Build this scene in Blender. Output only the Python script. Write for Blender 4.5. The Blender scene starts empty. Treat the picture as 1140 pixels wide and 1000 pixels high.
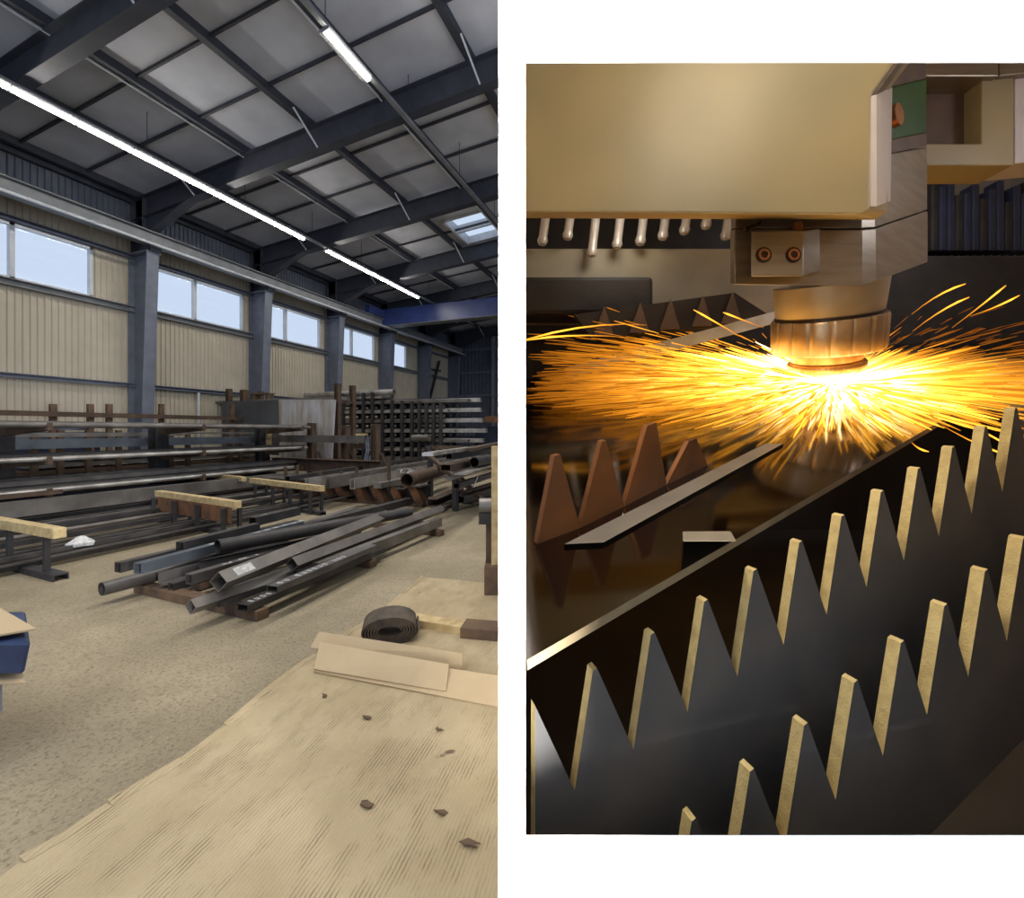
import bpy, math, random
from mathutils import Vector as V, Matrix
rnd = random.Random(7)
S = bpy.context.scene
COL = S.collection
# ------------------------------------------------------------------ camera
TH = math.radians(20.3); F_, CX, CY, H = 500.0, 570.0, 480.0, 1.6
RT = V((math.cos(TH), math.sin(TH), 0)); FW = V((-math.sin(TH), math.cos(TH), 0)); UP = V((0, 0, 1))
EYE = V((0, 0, H))
def ray(x, y): return RT*((x-CX)/F_) + FW + UP*((CY-y)/F_)
def P(x, y, d): return EYE + ray(x, y)*d                       # sight line at distance d along the view axis
def C(r, u, d): return EYE + RT*r + UP*u + FW*d                # axes of the booth, which squarely faces the entrance
def G(x, y, z=0.0): return P(x, y, (H-z)*F_/(y-CY))            # point at height z
def plane(x, y, p0, n): r = ray(x, y); return EYE + r*((p0-EYE).dot(n)/r.dot(n))
def atX(x, y, X): r = ray(x, y); return EYE + r*(X/r.x)
def atY(x, y, Y): r = ray(x, y); return EYE + r*(Y/r.y)
cam = bpy.data.cameras.new('camera'); camo = bpy.data.objects.new('camera', cam); COL.objects.link(camo)
cam.sensor_fit = 'HORIZONTAL'; cam.sensor_width = 36; cam.lens = 36*F_/1140
cam.shift_y = -20/1140; cam.clip_start = .02; cam.clip_end = 300
camo.location = EYE; camo.rotation_euler = (math.pi/2, 0, TH); S.camera = camo
S.view_settings.view_transform = 'Standard'; S.view_settings.look = 'None'
S.view_settings.exposure = 0; S.view_settings.gamma = 1; S.view_settings.use_curve_mapping = False
S.cycles.use_denoising = True; S.cycles.max_bounces = 8; S.cycles.sample_clamp_indirect = 6
S.cycles.caustics_reflective = False; S.cycles.caustics_refractive = False
# ------------------------------------------------------------------ materials
def s2l(c): return tuple(((v/255)/12.92 if v/255 <= .04045 else ((v/255+.055)/1.055)**2.4) for v in c)
def mat(name, c1, c2=None, rough=.6, metal=0., scale=4., detail=6., bump=0., bscale=None, stretch=None, lo=.35, hi=.65, spec=.5):
    m = bpy.data.materials.new(name); m.use_nodes = True; nt = m.node_tree; N, L = nt.nodes, nt.links
    b = N['Principled BSDF']; b.inputs['Roughness'].default_value = rough; b.inputs['Metallic'].default_value = metal
    b.inputs['Specular IOR Level'].default_value = spec
    c1 = s2l(c1); c2 = s2l(c2) if c2 else tuple(v*.75 for v in c1)
    tc = N.new('ShaderNodeTexCoord'); mp = N.new('ShaderNodeMapping'); L.new(tc.outputs['Object'], mp.inputs['Vector'])
    if stretch: mp.inputs['Scale'].default_value = stretch
    nz = N.new('ShaderNodeTexNoise'); nz.inputs['Scale'].default_value = scale; nz.inputs['Detail'].default_value = detail
    L.new(mp.outputs['Vector'], nz.inputs['Vector'])
    rp = N.new('ShaderNodeValToRGB'); rp.color_ramp.elements[0].position = lo; rp.color_ramp.elements[1].position = hi
    rp.color_ramp.elements[0].color = (*c1, 1); rp.color_ramp.elements[1].color = (*c2, 1)
    L.new(nz.outputs['Fac'], rp.inputs['Fac']); L.new(rp.outputs['Color'], b.inputs['Base Color'])
    if bump:
        n2 = N.new('ShaderNodeTexNoise'); n2.inputs['Scale'].default_value = bscale or scale*6; n2.inputs['Detail'].default_value = 5
        L.new(mp.outputs['Vector'], n2.inputs['Vector'])
        bp = N.new('ShaderNodeBump'); bp.inputs['Strength'].default_value = bump; bp.inputs['Distance'].default_value = .02
        L.new(n2.outputs['Fac'], bp.inputs['Height']); L.new(bp.outputs['Normal'], b.inputs['Normal'])
    return m
def emit(name, col, strength):
    m = bpy.data.materials.new(name); m.use_nodes = True; nt = m.node_tree; nt.nodes.clear()
    e = nt.nodes.new('ShaderNodeEmission'); e.inputs['Color'].default_value = (*col, 1); e.inputs['Strength'].default_value = strength
    o = nt.nodes.new('ShaderNodeOutputMaterial'); nt.links.new(e.outputs[0], o.inputs['Surface']); return m
# ------------------------------------------------------------------ mesh builder
def frame(d, up=UP):
    d = d.normalized()
    s = d.cross(up)
    if s.length < 1e-4: s = d.cross(V((1, 0, 0)))
    s.normalize(); return s, s.cross(d).normalized(), d        # side, up, along
class MB:
    def __init__(s): s.v = []; s.f = []; s.mi = []; s.k = 0
    def face(s, ids, k=None): s.f.append(tuple(ids)); s.mi.append(s.k if k is None else k)
    def add(s, pts): n = len(s.v); s.v += [V(p) for p in pts]; return n
    def hexa(s, p):                                            # 4 bottom (ccw), 4 top
        n = s.add(p)
        for q in ((3,2,1,0),(4,5,6,7),(0,1,5,4),(1,2,6,5),(2,3,7,6),(3,0,4,7)): s.face([n+i for i in q])
        return s
    def box(s, c, sx, sy, sz, ax=None):
        ax = ax or (V((1,0,0)), V((0,1,0)), UP); c = V(c)
        a, b, u = ax[0]*sx/2, ax[1]*sy/2, ax[2]*sz/2
        return s.hexa([c-a-b-u, c+a-b-u, c+a+b-u, c-a+b-u, c-a-b+u, c+a-b+u, c+a+b+u, c-a+b+u])
    def sweep(s, prof, p, q, up=UP, roll=0., hole=None, prof2=None, cap=True):
        p, q = V(p), V(q); sd, u, d = frame(q-p, up); cr, sr = math.cos(roll), math.sin(roll)
        def ring(pr, o): return [o + sd*(x*cr-y*sr) + u*(x*sr+y*cr) for x, y in pr]
        n = len(prof); a = s.add(ring(prof, p)); b = s.add(ring(prof2 or prof, q))
        for i in range(n): j = (i+1) % n; s.face((a+i, a+j, b+j, b+i))
        if hole:
            c = s.add(ring(hole, p)); e = s.add(ring(hole, q))
            for i in range(n):
                j = (i+1) % n
                s.face((c+j, c+i, e+i, e+j)); s.face((a+j, a+i, c+i, c+j)); s.face((b+i, b+j, e+j, e+i))
        elif cap: s.face([a+i for i in range(n)][::-1]); s.face([b+i for i in range(n)])
        return s
    def bar(s, p, q, w, h, up=UP, roll=0.): return s.sweep(rect(w, h), p, q, up, roll)
    def htube(s, p, q, w, h, t, up=UP, roll=0.): return s.sweep(rect(w, h), p, q, up, roll, rect(w-2*t, h-2*t))
    def cyl(s, p, q, r, r2=None, n=16): return s.sweep(circ(r, n), p, q, prof2=circ(r if r2 is None else r2, n))
    def pipe(s, p, q, r, t, n=20): return s.sweep(circ(r, n), p, q, hole=circ(r-t, n))
    def ibeam(s, p, q, w, h, tf=.015, tw=.012, up=UP, roll=0.): return s.sweep(iprof(w, h, tf, tw), p, q, up, roll)
    def lathe(s, o, ax, prof, n=48, flute=None):               # prof: (radius, height)
        o = V(o); sd, u, d = frame(ax, V((0.01, 1, 0))); rows = []
        for r, z in prof:
            ps = []
            for i in range(n):
                a = 2*math.pi*i/n; rr = r*(flute(a) if flute else 1); ps.append(o + d*z + (sd*math.cos(a)+u*math.sin(a))*rr)
            rows.append(s.add(ps))
        for a, b in zip(rows, rows[1:]):
            for i in range(n): j = (i+1) % n; s.face((a+i, a+j, b+j, b+i))
        s.face([rows[0]+i for i in range(n)][::-1]); s.face([rows[-1]+i for i in range(n)]); return s
    def prism(s, pts, ext):                                    # planar polygon pushed along ext
        n = len(pts); a = s.add(pts); b = s.add([V(p)+ext for p in pts])
        s.face([a+i for i in range(n)][::-1]); s.face([b+i for i in range(n)])
        for i in range(n): j = (i+1) % n; s.face((a+i, a+j, b+j, b+i))
        return s
    def build(s, name, mats, parent=None, smooth=False, bevel=0., base=True):
        me = bpy.data.meshes.new(name)
        mn = V([min(p[i] for p in s.v) for i in range(3)]); mx = V([max(p[i] for p in s.v) for i in range(3)])
        o0 = V(((mn.x+mx.x)/2, (mn.y+mx.y)/2, mn.z))
        me.from_pydata([p-o0 for p in s.v], [], s.f)
        for m in (mats if isinstance(mats, (list, tuple)) else [mats]): me.materials.append(m)
        for p, k in zip(me.polygons, s.mi): p.material_index = k
        if smooth:
            for p in me.polygons: p.use_smooth = True
            me.set_sharp_from_angle(angle=math.radians(40))
        import bmesh
        bm = bmesh.new(); bm.from_mesh(me); bmesh.ops.recalc_face_normals(bm, faces=bm.faces); bm.to_mesh(me); bm.free()
        o = bpy.data.objects.new(name, me); COL.objects.link(o)
        o.location = o0
        if parent:
            o.parent = parent; pl = parent; off = V((0,0,0))
            while pl: off += V(pl.location); pl = pl.parent
            o.location = o0 - off
        if bevel:
            b = o.modifiers.new('edge', 'BEVEL'); b.width = bevel; b.segments = 2; b.limit_method = 'ANGLE'
        return o
def rect(w, h): return [(-w/2,-h/2), (w/2,-h/2), (w/2,h/2), (-w/2,h/2)]
def circ(r, n=16): return [(r*math.cos(2*math.pi*i/n), r*math.sin(2*math.pi*i/n)) for i in range(n)]
def iprof(w, h, tf, tw):
    w, h, t = w/2, h/2, tw/2
    return [(-w,-h),(w,-h),(w,-h+tf),(t,-h+tf),(t,h-tf),(w,h-tf),(w,h),(-w,h),(-w,h-tf),(-t,h-tf),(-t,-h+tf),(-w,-h+tf)]
def uprof(w, h, t):                                            # channel, open on its +x side
    w, h = w/2, h/2
    return [(-w,-h),(w,-h),(w,-h+t),(-w+t,-h+t),(-w+t,h-t),(w,h-t),(w,h),(-w,h)]
def lprof(w, h, t): return [(0,0),(w,0),(w,t),(t,t),(t,h),(0,h)]
def tag(o, label=None, cat=None, group=None, kind=None):
    if label: o['label'] = label
    if cat: o['category'] = cat
    if group: o['group'] = group
    if kind: o['kind'] = kind
    return o
def thing(name, loc, label, cat, group=None):
    o = bpy.data.objects.new(name, None); COL.objects.link(o); o.location = V(loc); o.empty_display_size = .1
    return tag(o, label, cat, group)
def struct(o, label=None): return tag(o, label, kind='structure')
def one(name, mb, m, label, cat, group=None, **k): return tag(mb.build(name, m, **k), label, cat, group)
ORD = ['first','second','third','fourth','fifth','sixth','seventh','eighth','ninth','tenth','eleventh','twelfth','thirteenth','fourteenth','fifteenth','sixteenth','seventeenth','eighteenth','nineteenth','twentieth']
# ------------------------------------------------------------------ shared materials
M = {}
M['concrete'] = mat('concrete', (166,153,127), (140,128,104), rough=.75, scale=1.1, detail=10, bump=.25, bscale=45)
def speckle(m, sc, lo, hi, col, amt):
    nt = m.node_tree; N, L = nt.nodes, nt.links; b = N['Principled BSDF']; src = b.inputs['Base Color'].links[0].from_socket
    tc = N.new('ShaderNodeTexCoord'); n = N.new('ShaderNodeTexNoise'); n.inputs['Scale'].default_value = sc; n.inputs['Detail'].default_value = 5; n.inputs['Roughness'].default_value = .7
    L.new(tc.outputs['Object'], n.inputs['Vector'])
    r = N.new('ShaderNodeValToRGB'); r.color_ramp.elements[0].position = lo; r.color_ramp.elements[1].position = hi; r.color_ramp.elements[1].color = (amt, amt, amt, 1); L.new(n.outputs['Fac'], r.inputs['Fac'])
    x = N.new('ShaderNodeMixRGB'); L.new(r.outputs['Color'], x.inputs['Fac']); L.new(src, x.inputs['Color1']); x.inputs['Color2'].default_value = (*s2l(col), 1)
    L.new(x.outputs['Color'], b.inputs['Base Color'])
speckle(M['concrete'], 44, .5, .64, (98,84,62), .62)
speckle(M['concrete'], 5, .5, .75, (128,115,92), .6)
speckle(M['concrete'], 90, .58, .66, (78,66,50), .7)
speckle(M['concrete'], 48, .62, .7, (206,194,166), .5)
M['clad'] = mat('beige_cladding', (190,180,162), (180,170,152), rough=.55, scale=1.5)
M['clad_blue_shaded'] = mat('shaded_slate_cladding', (92,98,112), (80,86,100), rough=.6, scale=1.5)  # own slate grey plus bluish shade put into the colour
M['steel_paint'] = mat('grey_blue_paint', (112,117,130), (98,103,116), rough=.5, scale=3)
M['steel_dark'] = mat('dark_roof_steel', (60,63,74), (50,53,64), rough=.6, scale=3)
M['rail_paint'] = mat('light_grey_paint', (128,130,132), (112,114,118), rough=.5, scale=3)
M['roof_panel'] = mat('roof_panel', (206,209,220), (184,187,198), rough=.8, scale=.9, detail=8)
M['white_metal'] = mat('white_metal', (205,208,212), (190,193,198), rough=.4, scale=3)
M['blue_paint'] = mat('crane_blue_paint', (52,68,124), (44,58,108), rough=.4, scale=2)
M['black_steel'] = mat('mill_steel', (104,100,98), (76,73,72), rough=.4, metal=.45, scale=3, detail=8, stretch=(1,1,1))
M['dark_steel'] = mat('dark_mill_steel', (74,71,70), (54,52,53), rough=.5, metal=.4, scale=3, detail=8)
M['grey_steel'] = mat('grey_steel', (132,127,122), (100,95,90), rough=.4, metal=.45, scale=2.5, detail=8)
M['bright_steel'] = mat('bright_steel', (204,200,194), (150,144,138), rough=.35, metal=.6, scale=2.5, detail=8)
M['blue_steel'] = mat('blue_grey_steel', (104,110,120), (84,90,98), rough=.45, metal=.4, scale=2.5)
M['navy_steel'] = mat('navy_steel', (44,50,72), (34,38,54), rough=.5, metal=.2, scale=2.5)
M['brown_steel'] = mat('rusty_brown_steel', (94,74,58), (70,56,46), rough=.7, metal=.2, scale=5, detail=8)
M['rust'] = mat('rust', (124,84,54), (84,60,44), rough=.85, scale=6, detail=10)
M['stand_steel'] = mat('stand_steel', (66,64,66), (52,50,52), rough=.6, metal=.3, scale=6)
M['wood'] = mat('pale_timber', (206,184,138), (176,150,104), rough=.7, scale=4, detail=8, stretch=(3,3,3), bump=.15)
M['old_wood'] = mat('worn_timber', (112,88,66), (76,60,48), rough=.8, scale=5, detail=8, bump=.2)
M['card'] = mat('cardboard', (190,168,134), (180,158,124), rough=.8, scale=3)
M['card_edge'] = mat('cardboard_edge', (134,104,72), (104,80,56), rough=.85, scale=30)
M['white_mark'] = mat('white_mark', (215,215,212), (170,170,170), rough=.7, scale=40)
M['blue_wrap'] = mat('blue_wrap', (48,66,104), (34,50,84), rough=.35, scale=5, bump=.4, bscale=9)
def glass():
    m = bpy.data.materials.new('clear_pane'); m.use_nodes = True; nt = m.node_tree; nt.nodes.clear(); N = nt.nodes
    t = N.new('ShaderNodeBsdfTransparent'); g = N.new('ShaderNodeBsdfGlossy'); x = N.new('ShaderNodeMixShader'); o = N.new('ShaderNodeOutputMaterial')
    g.inputs['Roughness'].default_value = .05; x.inputs[0].default_value = .06
    nt.links.new(t.outputs[0], x.inputs[1]); nt.links.new(g.outputs[0], x.inputs[2]); nt.links.new(x.outputs[0], o.inputs['Surface']); return m
M['glass'] = glass()
M['lamp'] = emit('lamp_diffuser', (1, .95, .86), 62)
# ------------------------------------------------------------------ sky
w = bpy.data.worlds.new('sky'); S.world = w; w.use_nodes = True
bg = w.node_tree.nodes['Background']; bg.inputs['Color'].default_value = (.66, .79, 1, 1); bg.inputs['Strength'].default_value = 1.0
# ------------------------------------------------------------------ hall shell
XL, YE, COLY = -16.0, 30.2, [0.9, 4.98, 9.06, 13.2, 17.3, 21.4, 25.45, 29.6]
XR, YB = 12.0, -6.0
roof = lambda X: 8.95 + .088*(X-XL)
struct(MB().box(((XL+XR)/2, (YB+YE)/2, -.1), XR-XL+1, YE-YB+1, .2).build('floor', M['concrete']))
SILL, HEAD = 5.47, 6.92
WIN = [(5.2, 6.32, 8.0), (9.42, 10.95, 12.82), (13.62, 14.85, 16.85), (17.8, 19.05, 20.9), (22.0, 22.45, 24.05)]
def corrugated(mb, a, b, z0, z1, along, at, out, per=.145, dep=.035):
    """trapezoid sheet between a and b along an axis"""
    n = max(1, round((b-a)/per)); per = (b-a)/n; prof = []
    for i in range(n):
        x = a+i*per
        prof += [(x, 0), (x+per*.5, 0), (x+per*.62, dep), (x+per*.88, dep)]
    prof.append((b, 0))
    pts = []
    for x, dd in prof:
        pts.append(V((at+out*dd, x, 0)) if along == 'y' else V((x, at+out*dd, 0)))
    thick = V((-out*.06, 0, 0)) if along == 'y' else V((0, -out*.06, 0))
    k = mb.add([p+UP*z0 for p in pts]); l = mb.add([p+UP*z1 for p in pts])
    k2 = mb.add([p+UP*z0+thick for p in pts]); l2 = mb.add([p+UP*z1+thick for p in pts])
    for i in range(len(pts)-1):
        mb.face((k+i, k+i+1, l+i+1, l+i)); mb.face((k2+i+1, k2+i, l2+i, l2+i+1))
        mb.face((l+i, l+i+1, l2+i+1, l2+i)); mb.face((k+i+1, k+i, k2+i, k2+i+1))
w_ = MB()
corrugated(w_, YB, YE, 0, SILL, 'y', XL, 1)
edges = [YB] + [e for a, _, b in WIN for e in (a, b)] + [YE]
for a, b in zip(edges[::2], edges[1::2]): corrugated(w_, a, b, SILL, HEAD, 'y', XL, 1)
corrugated(w_, YB, YE, HEAD, 7.7, 'y', XL, 1)
w_.k = 1
corrugated(w_, YB, YE, 7.7, 8.95, 'y', XL, 1)
struct(w_.build('wall_left', [M['clad'], M['clad_blue_shaded']]))
w_ = MB(); corrugated(w_, XL, XR, 0, 11.6, 'x', YE, -1, per=.3, dep=.05)
struct(w_.build('wall_end', M['clad_blue_shaded']))
for i, (a, m, b) in enumerate(WIN):
    fr = MB(); t = .07
    for z in (SILL+t/2, HEAD-t/2): fr.box((XL+.01, (a+b)/2, z), .14, b-a, t)
    for y in (a+t/2, m, b-t/2): fr.box((XL+.01, y, (SILL+HEAD)/2), .14, t if y != m else .1, HEAD-SILL)
    wn = struct(fr.build('window_%d' % (i+1), M['white_metal']))
    for p, q in ((a+t, m-.05), (m+.05, b-t)):
        MB().box((XL-.01, (p+q)/2, (SILL+HEAD)/2), .012, q-p, HEAD-SILL-2*t).build('pane', M['glass'], wn)
# girts of the long wall (sill, mid, head)
for nm, z, h, m in (('sill_girt', SILL-.09, .18, 'rail_paint'), ('wall_girt', 3.02, .12, 'steel_paint'), ('head_girt', HEAD+.08, .12, 'steel_paint'), ('eave_girt', 8.78, .26, 'steel_dark')):
    struct(MB().sweep(uprof(.15, h, .02), (XL+.12, YB, z), (XL+.12, YE, z)).build(nm, M[m]))
for z in (4.2, 5.9, 7.6): struct(MB().bar((XL, YE-.16, z), (XR, YE-.16, z), .14, .16).build('wall_girt', M['steel_paint']))
struct(MB().box((atY(549, 470, YE-.3).x, YE-.3, 4.2), .2, .2, 8.4).build('wall_post', M['rail_paint']))
for y_, z0, z1 in ((5.95, 0, 2.9), (11.0, 0, 2.95), (12.35, 0, 2.6)):  # pale strips put in for sunlight showing through wall gaps
    struct(MB().box((XL+.16, y_, (z0+z1)/2), .05, .07, z1-z0).build('trim_sunlight_strip', M['white_metal']))
# roof with its skylight opening
SKY = (-8.35, -6.75, 15.1, 17.2)
r_ = MB()
def slab(x0, x1, y0, y1):
    p = [V((x0, y0, roof(x0))), V((x1, y0, roof(x1))), V((x1, y1, roof(x1))), V((x0, y1, roof(x0)))]
    r_.hexa(p + [q+UP*.12 for q in p])
slab(XL, SKY[0], YB, YE); slab(SKY[1], XR, YB, YE); slab(SKY[0], SKY[1], YB, SKY[2]); slab(SKY[0], SKY[1], SKY[3], YE)
struct(r_.build('ceiling', M['roof_panel']))
sk = MB()
for x in SKY[:2]: sk.bar((x, SKY[2], roof(x)+.05), (x, SKY[3], roof(x)+.05), .1, .35)
for y in (SKY[2], (SKY[2]+SKY[3])/2, SKY[3]): sk.bar((SKY[0], y, roof(SKY[0])+.05), (SKY[1], y, roof(SKY[1])+.05), .08, .3)
sko = struct(sk.build('window_6', M['white_metal']))
xm = (SKY[0]+SKY[1])/2
for a_, b_ in ((SKY[2], (SKY[2]+SKY[3])/2), ((SKY[2]+SKY[3])/2, SKY[3])):
    MB().hexa([V((SKY[0],a_,roof(SKY[0])+.2)), V((SKY[1],a_,roof(SKY[1])+.2)), V((SKY[1],b_,roof(SKY[1])+.2)), V((SKY[0],b_,roof(SKY[0])+.2)),
               V((SKY[0],a_,roof(SKY[0])+.22)), V((SKY[1],a_,roof(SKY[1])+.22)), V((SKY[1],b_,roof(SKY[1])+.22)), V((SKY[0],b_,roof(SKY[0])+.22))]).build('pane', M['glass'], sko)
sl = V((1, 0, .088)).normalized()
PUR = [XL+.35+2.27*i for i in range(13)]
PUR = [x for x in PUR if x < XR]
for x in PUR:
    struct(MB().sweep([(-.11,-.1),(-.05,-.1),(.05,-.1),(.05,.1),(-.11,.1)], (x, YB, roof(x)-.09), (x, YE-.1, roof(x)-.09)).build('roof_purlin', M['steel_dark']))
for y0, y1 in zip(COLY, COLY[1:]):
    for t in (1/3, 2/3):
        y = y0+(y1-y0)*t
        struct(MB().bar((XL+.2, y, roof(XL)-.05), (XR, y, roof(XR)-.05), .05, .07).build('roof_tie', M['steel_dark']))
for y in COLY:
    a, b = V((XL+.2, y, roof(XL)-.52)), V((XR, y, roof(XR)-.52))
    rf = MB().ibeam(a, b, .26, .66, .025, .02)
    rf.prism([V((XL+.3, y-.01, roof(XL)-.83)), V((XL+2.6, y-.01, roof(XL+2.6)-.83)), V((XL+.3, y-.01, roof(XL)-1.5))], V((0, .02, 0)))
    rf.bar((XL+.5, y, roof(XL)-1.46), (XL+2.7, y, roof(XL+2.6)-.85), .26, .03)
    struct(rf.build('roof_rafter', M['steel_dark']))
    # tapered portal column: deeper towards the crane bracket
    c = MB(); yt, yb = 7.05, 0
    x0, xb, xt = XL+.1, XL+.62, XL+.95
    for xa0, xa1 in ((x0, x0), (xb, xt)):
        c.hexa([V((xa0-.015,y-.17,yb)),V((xa0+.015,y-.17,yb)),V((xa0+.015,y+.17,yb)),V((xa0-.015,y+.17,yb)),
                V((xa1-.015,y-.17,yt)),V((xa1+.015,y-.17,yt)),V((xa1+.015,y+.17,yt)),V((xa1-.015,y+.17,yt))])
    c.prism([V((x0,y-.012,yb)),V((xb,y-.012,yb)),V((xt,y-.012,yt)),V((x0,y-.012,yt))], V((0,.024,0)))
    for z in (0.03, yt): c.box(((x0+xt)/2, y, z), xt-x0+.1, .4, .05)
    c.k = 1
    c.ibeam((XL+.4, y, yt), (XL+.4, y, roof(XL)-.2), .26, .55, .02, .02, up=V((1,0,0)))
    c.box((XL+.85, y, yt+.1), .5, .3, .16)
    struct(c.build('steel_column', [M['steel_paint'], M['steel_dark']]))
    if y > 3:
        for x in (PUR[1]+.3, PUR[3]+.25, PUR[5]+.2):
            struct(MB().cyl((x-.1, y-.75, roof(x)-.2), (x+.05, y-.12, roof(x)-.84), .022, n=8).build('rafter_brace', M['white_metal']))
for X in (PUR[2]-.12, PUR[4]-.12): struct(MB().cyl((X, YB, roof(X)-.22), (X, YE-.2, roof(X)-.22), .022, n=8).build('trim_conduit', M['white_metal']))
# far corner bracing
for (x1, y1, x2, y2) in ((478, 446, 489, 402), (474, 410, 490, 413)):
    struct(MB().bar(atX(x1, y1, XL+.25), atX(x2, y2, XL+.25), .16, .1).build('wall_brace', M['steel_dark']))
# crane runway along the long wall
XRW = -15.02
struct(MB().ibeam((XRW, YB, 7.44), (XRW, YE-.3, 7.44), .3, .4, .03, .02).build('crane_runway_beam', M['rail_paint']))
struct(MB().bar((XRW, YB, 7.67), (XRW, YE-.4, 7.67), .06, .05).build('crane_runway_rail', M['dark_steel']))
struct(MB().cyl((XRW+.3, YB, 7.2), (XRW+.3, YE-.4, 7.2), .04, n=10).build('conductor_bar', M['white_metal']))
for i in range(22):
    y = 1.2+i*1.25
    struct(MB().bar((XRW+.14, y, 7.3), (XRW+.3, y, 7.2), .04, .04).build('conductor_hanger', M['white_metal']))
# overhead crane, a blue box girder riding on the runway
cr = thing('overhead_crane', (XRW, 20.6, 7.6), 'blue overhead crane bridge spanning the far end of the hall', 'crane')
MB().box((-2.2, 20.6, 7.73), 25.6, .5, .9).build('bridge_girder', M['blue_paint'], cr, bevel=.02)
MB().box((XRW, 20.6, 7.9), .34, 3.0, .4).build('end_carriage', M['blue_paint'], cr, bevel=.02)
MB().box((-2.2, 20.6, 7.265), 25.6, .58, .03).build('bottom_flange', M['rail_paint'], cr)
for y in (19.5, 21.7): MB().cyl((XRW-.06, y, 7.8), (XRW+.06, y, 7.8), .11, n=20).build('wheel', M['dark_steel'], cr)
# strip luminaire rows
def row(X, z, lit, y0, y1, words, group, step=1.03):
    tr = MB().box((X, (y0+y1)/2, z+.068), .1, y1-y0, .07).build('lighting_trunking', M['rail_paint'])
    tag(tr, 'long grey lighting trunking carrying the %s ceiling lamps' % words, 'trunking')
    n = 0; y = y0
    while y+step <= y1+.01:
        if any(a <= y+step/2 <= b for a, b in lit):
            l = thing('strip_luminaire', (X, y+step/2, z), 'lit strip lamp, %s from the near end of the %s ceiling row' % (ORD[n] if n < 20 else 'last', words), 'ceiling light', group if group else None)
            MB().sweep([(-.16,.03),(-.16,-.03),(-.05,-.04),(.04,-.02),(.09,.03)], (X, y+.01, z), (X, y+step-.01, z)).build('housing', M['rail_paint'], l)
            MB().sweep([(-.05,-.04),(-.03,-.075),(.03,-.075),(.06,-.02)], (X, y+.02, z), (X, y+step-.02, z)).build('diffuser', M['lamp'], l)
            n += 1
        y += step
    y = y0+.8
    while y < y1:
        struct(MB().cyl((X, y, z+.09), (X, y, roof(X)), .008, n=6).build('trunking_hanger', M['steel_dark'])); y += 2.6
row(-12.0, 8.2, [(3.6, 12.3), (13.3, 18.9)], 3.7, 25.5, 'long lit', 'lit lamps of the long row')
row(-5.85, 8.72, [(6.0, 7.25)], .3, 26, 'upper right', None, step=1.2)
# the lamps of the bays out of frame
for x, y, e in ((1.0, 3.5, 300), (-3.2, 5, 330), (5.5, 14, 500), (-4, -3.5, 420), (-4, 14, 260)):
    l = bpy.data.lights.new('bay_lamp', 'AREA'); l.shape = 'RECTANGLE'; l.size = .4; l.size_y = 8; l.energy = e; l.color = (1, .96, .9)
    o = bpy.data.objects.new('bay_lamp', l); o.location = (x, y, 8.4); COL.objects.link(o)
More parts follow.
